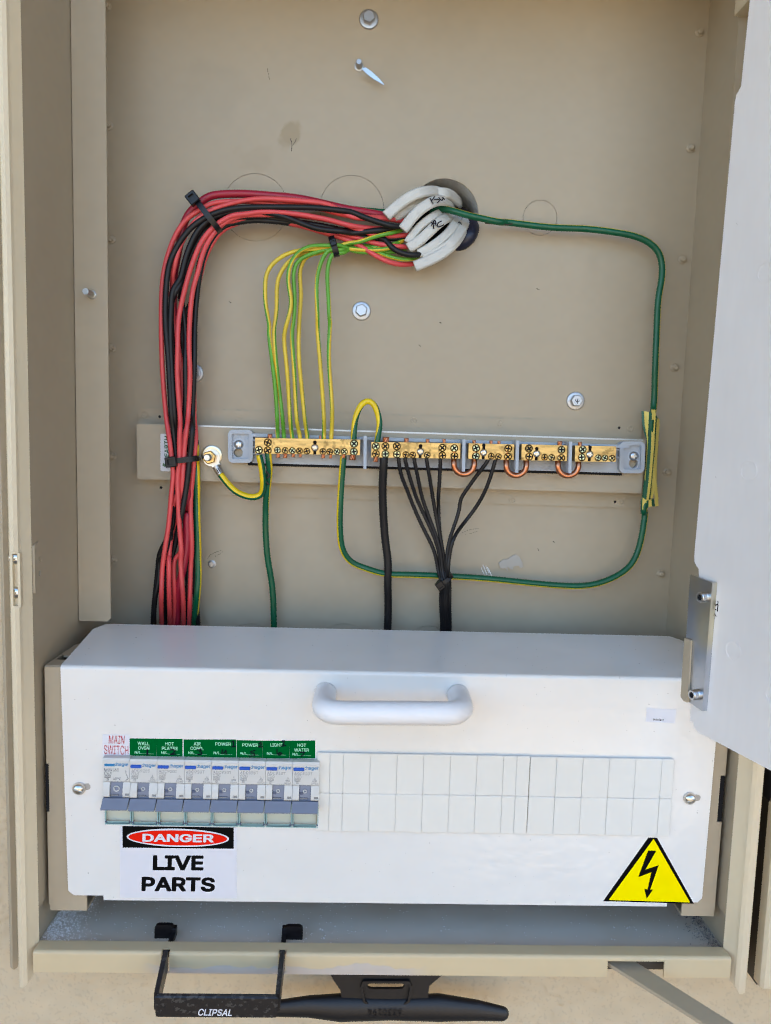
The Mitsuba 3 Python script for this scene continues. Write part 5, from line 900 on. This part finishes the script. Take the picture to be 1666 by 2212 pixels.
# ------------------------------------------------------------------ stay bar, black clip and black handle at the bottom
sa_, sb_, sc_, sd_ = (373.5,-13.2,-197.5), (416.1,-65.3,-197.5), (392,-10.8,-197.5), (434.1,-65.1,-197.5)
ex_ = lambda a, b, k_: (a[0] + (b[0] - a[0]) * k_, a[1] + (b[1] - a[1]) * k_)
stay = sg.Polygon([ex_(sa_, sb_, -0.08), ex_(sa_, sb_, 3.2), ex_(sc_, sd_, 3.2), ex_(sc_, sd_, -0.08)]).buffer(-1.5).buffer(1.5)
single('door_stay', ext_z(stay, -200.0, -197.5), 'm_beige', 'flat beige door stay bar slanting out of the slot in the lip', 'stay bar')
BC = thing('handle_clip', 'black worn plastic bail clip hooked over the bottom lip', 'clip')
yf_ = -47.0
a, b = (73.2,-47,-196.9), (152.7,-47,-196.2); zt_, zb_ = a[2], (73.2,-47,-211.3)[2]
fr_ = hull([(x_, y_, z_) for x_, e_ in ((a[0], 1), (b[0], -1)) for y_, z_, k_ in ((yf_, zt_ - 0.8, 1.0), (yf_, zb_ + 1.0, 1.0), (yf_ + 0.8, zt_, 0.5), (yf_ + 3, zt_, 0), (yf_ + 3, zb_, 0), (yf_ + 0.8, zb_, 0.8)) for x_ in (x_ + e_ * k_,)])
add('front_bar', fr_, 'm_worn', BC)
P0, P1_ = CS
arms = []
for p, xf in ((P0, a[0] + 1.6), (P1_, b[0] - 1.6)):
    arms.append(hull([(xf + s_ * 1.5, yf_ + 3.05, z_) for s_ in (-1, 1) for z_ in (zt_, zb_ + 3.0)] + [(p[0] + s_ * 1.7, -15, z_) for s_ in (-1, 1) for z_ in (p[2] + 2.6, p[2] - 10.5)]))
for q in arms: add('arm', q, 'm_worn', BC)
add('lettering', textq('CLIPSAL', *(lambda a, b, c: ((a[0], a[2]), (b[0], b[2]), (c[0], c[2])))((101.2,-47,-209.4), (122.6,-47,-209.6), (102.3,-47,-204.8)), -47.0, True, 0.15), 'm_sticker', BC)
for p, sx, tA, tB in ((P0, -1, (60.5,8,-184.3), (73.5,8,-186.8)), (P1_, 1, (149.9,8,-186), (162.7,8,-183.7))):
    xi = tB[0] if sx < 0 else tA[0]
    add('stem', hull([(p[0] + s_ * 1.6, -13, z_) for s_ in (-1, 1) for z_ in (-192.5, -196)] + [(xi + s_ * 1.6, 3, z_) for s_ in (-1, 1) for z_ in (-193, -189.5)]), 'm_black_tie', BC)
    add('stem', bx(xi - 1.6, xi + 1.6, 3, 8, -194, tB[2] if sx < 0 else tA[2], 0.4), 'm_black_tie', BC)
    add('tab', ext(rrect(min(tA[0], tB[0]), max(tA[0], tB[0]), (66.6,8,-196.8)[2], (66.6,8,-184.2)[2], 3.0), 3.2, 6.2), 'm_black_tie', BC)
CH_ = thing('cleat_handle', 'black plastic winged handle hanging below the bottom lip', 'handle')
yc = -6.0
top_ = xz([(180.9,-6,-210.3),(260.9,-6,-209.6),(259.7,-6,-214.4),(251.6,-6,-222.2),(250.9,-6,-230.3),(256.9,-6,-237.5),(258.9,-6,-246.9),(188.6,-6,-247.4),(191.7,-6,-234.4),(189.8,-6,-225.4),(185,-6,-218.3)])
cl = sg.Polygon(top_).buffer(-1).buffer(1)
win = sg.Polygon(xz([(208.5,-6,-222),(211.3,-6,-220.2),(231.2,-6,-220),(234.3,-6,-221.8),(233,-6,-224),(229.7,-6,-224.4),(211.4,-6,-224.5),(209.4,-6,-223.8)])).buffer(0.3)
add('stem', ext(cl.difference(win), yc + 2, yc + 4.2), 'm_black_handle', CH_)
def wing(P_, R_):
    out = []
    for (p, r1), (q, r2) in zip(zip(P_, R_), zip(P_[1:], R_[1:])):
        out.append(m3.Manifold.batch_hull([m3.Manifold.sphere(r1, 24).scale([1, 0.7, 1]).translate(tuple(map(float, p))), m3.Manifold.sphere(r2, 24).scale([1, 0.7, 1]).translate(tuple(map(float, q)))]))
    m = out[0]
    for o_ in out[1:]: m = m + o_
    return mesh_of(m)
add('wing', wing([(225.3,-2,-240.1),(259,-2,-239.8),(284.5,-2,-241.5),(303.3,-2,-244)], [8.5, 9.5, 7.2, 5.2]), 'm_black_handle', CH_, smooth=40)
add('wing', wing([(225.3,-2,-240.1),(190,-2,-240.4),(168.2,-2,-239.7),(141.5,-2,-241.7)], [8.5, 9.5, 7.4, 5.2]), 'm_black_handle', CH_, smooth=40)
rim = sg.Polygon(xz([(205.4,-6,-217.2),(237.5,-6,-216.9),(239.6,-6,-221.4),(238.3,-6,-232.2),(230.2,-6,-239.1),(213.5,-6,-239.3),(205.8,-6,-232.5),(203.8,-6,-221.7)])).buffer(-1.5).buffer(1.5)
add('hole_rim', ext(rim.difference(win.buffer(0.5)).difference(rim.buffer(-1.6)), yc - 0.5, yc + 2), 'm_black_handle', CH_)
a, b, c = (209.3,-10,-241.3), (232.6,-10,-241.9), (209.4,-10,-236)
add('moulded_number', textq('6330194', (b[0], c[2]), (a[0], c[2] + 0.1), (b[0], a[2]), -8.9, False, 0.3), 'm_black', CH_)

# ------------------------------------------------------------------ swarf and dust in the tray
def specks(n, fx, fy, s0, s1):
    V, F_ = [], []
    for _ in range(n):
        x_, y_ = fx(), fy(); s_ = rnd.uniform(s0, s1); a_ = rnd.uniform(0, 6.3); e_ = rnd.uniform(0.5, 1.6); i0 = len(V)
        pts = [(s_ * e_ * math.cos(a_), s_ * e_ * math.sin(a_), 0), (s_ * math.cos(a_ + 2.1), s_ * math.sin(a_ + 2.1), 0), (s_ * math.cos(a_ + 4.2), s_ * math.sin(a_ + 4.2), 0), (0, 0, s_ * rnd.uniform(0.6, 1.2))]
        V += [(x_ + q[0], y_ + q[1], -193.98 + q[2]) for q in pts]; F_ += [(i0, i0 + 1, i0 + 3), (i0 + 1, i0 + 2, i0 + 3), (i0 + 2, i0, i0 + 3), (i0, i0 + 2, i0 + 1)]
    return trimesh.Trimesh(V, F_, process=False)
k = add('metal_swarf', specks(1300, lambda: XL - 2 + abs(rnd.gauss(0, 11)), lambda: rnd.uniform(-4, 60), 0.25, 0.75), 'm_dust')
labels[k] = {'label': 'pale drilling swarf piled along the left edge of the tray', 'category': 'swarf', 'kind': 'stuff'}
k = add('plaster_dust', specks(500, lambda: rnd.choice((rnd.uniform(0, 200), rnd.uniform(0, 450))), lambda: rnd.uniform(-4, 60), 0.2, 0.6), 'm_dust')
labels[k] = {'label': 'pale specks of dust scattered over the tray', 'category': 'dust', 'kind': 'stuff'}
k = add('dark_grit', specks(900, lambda: XR + 2 - abs(rnd.gauss(0, 6)), lambda: rnd.uniform(-4, 60), 0.2, 0.55), 'm_dust_dk')
labels[k] = {'label': 'dark grit piled along the right edge of the tray', 'category': 'grit', 'kind': 'stuff'}
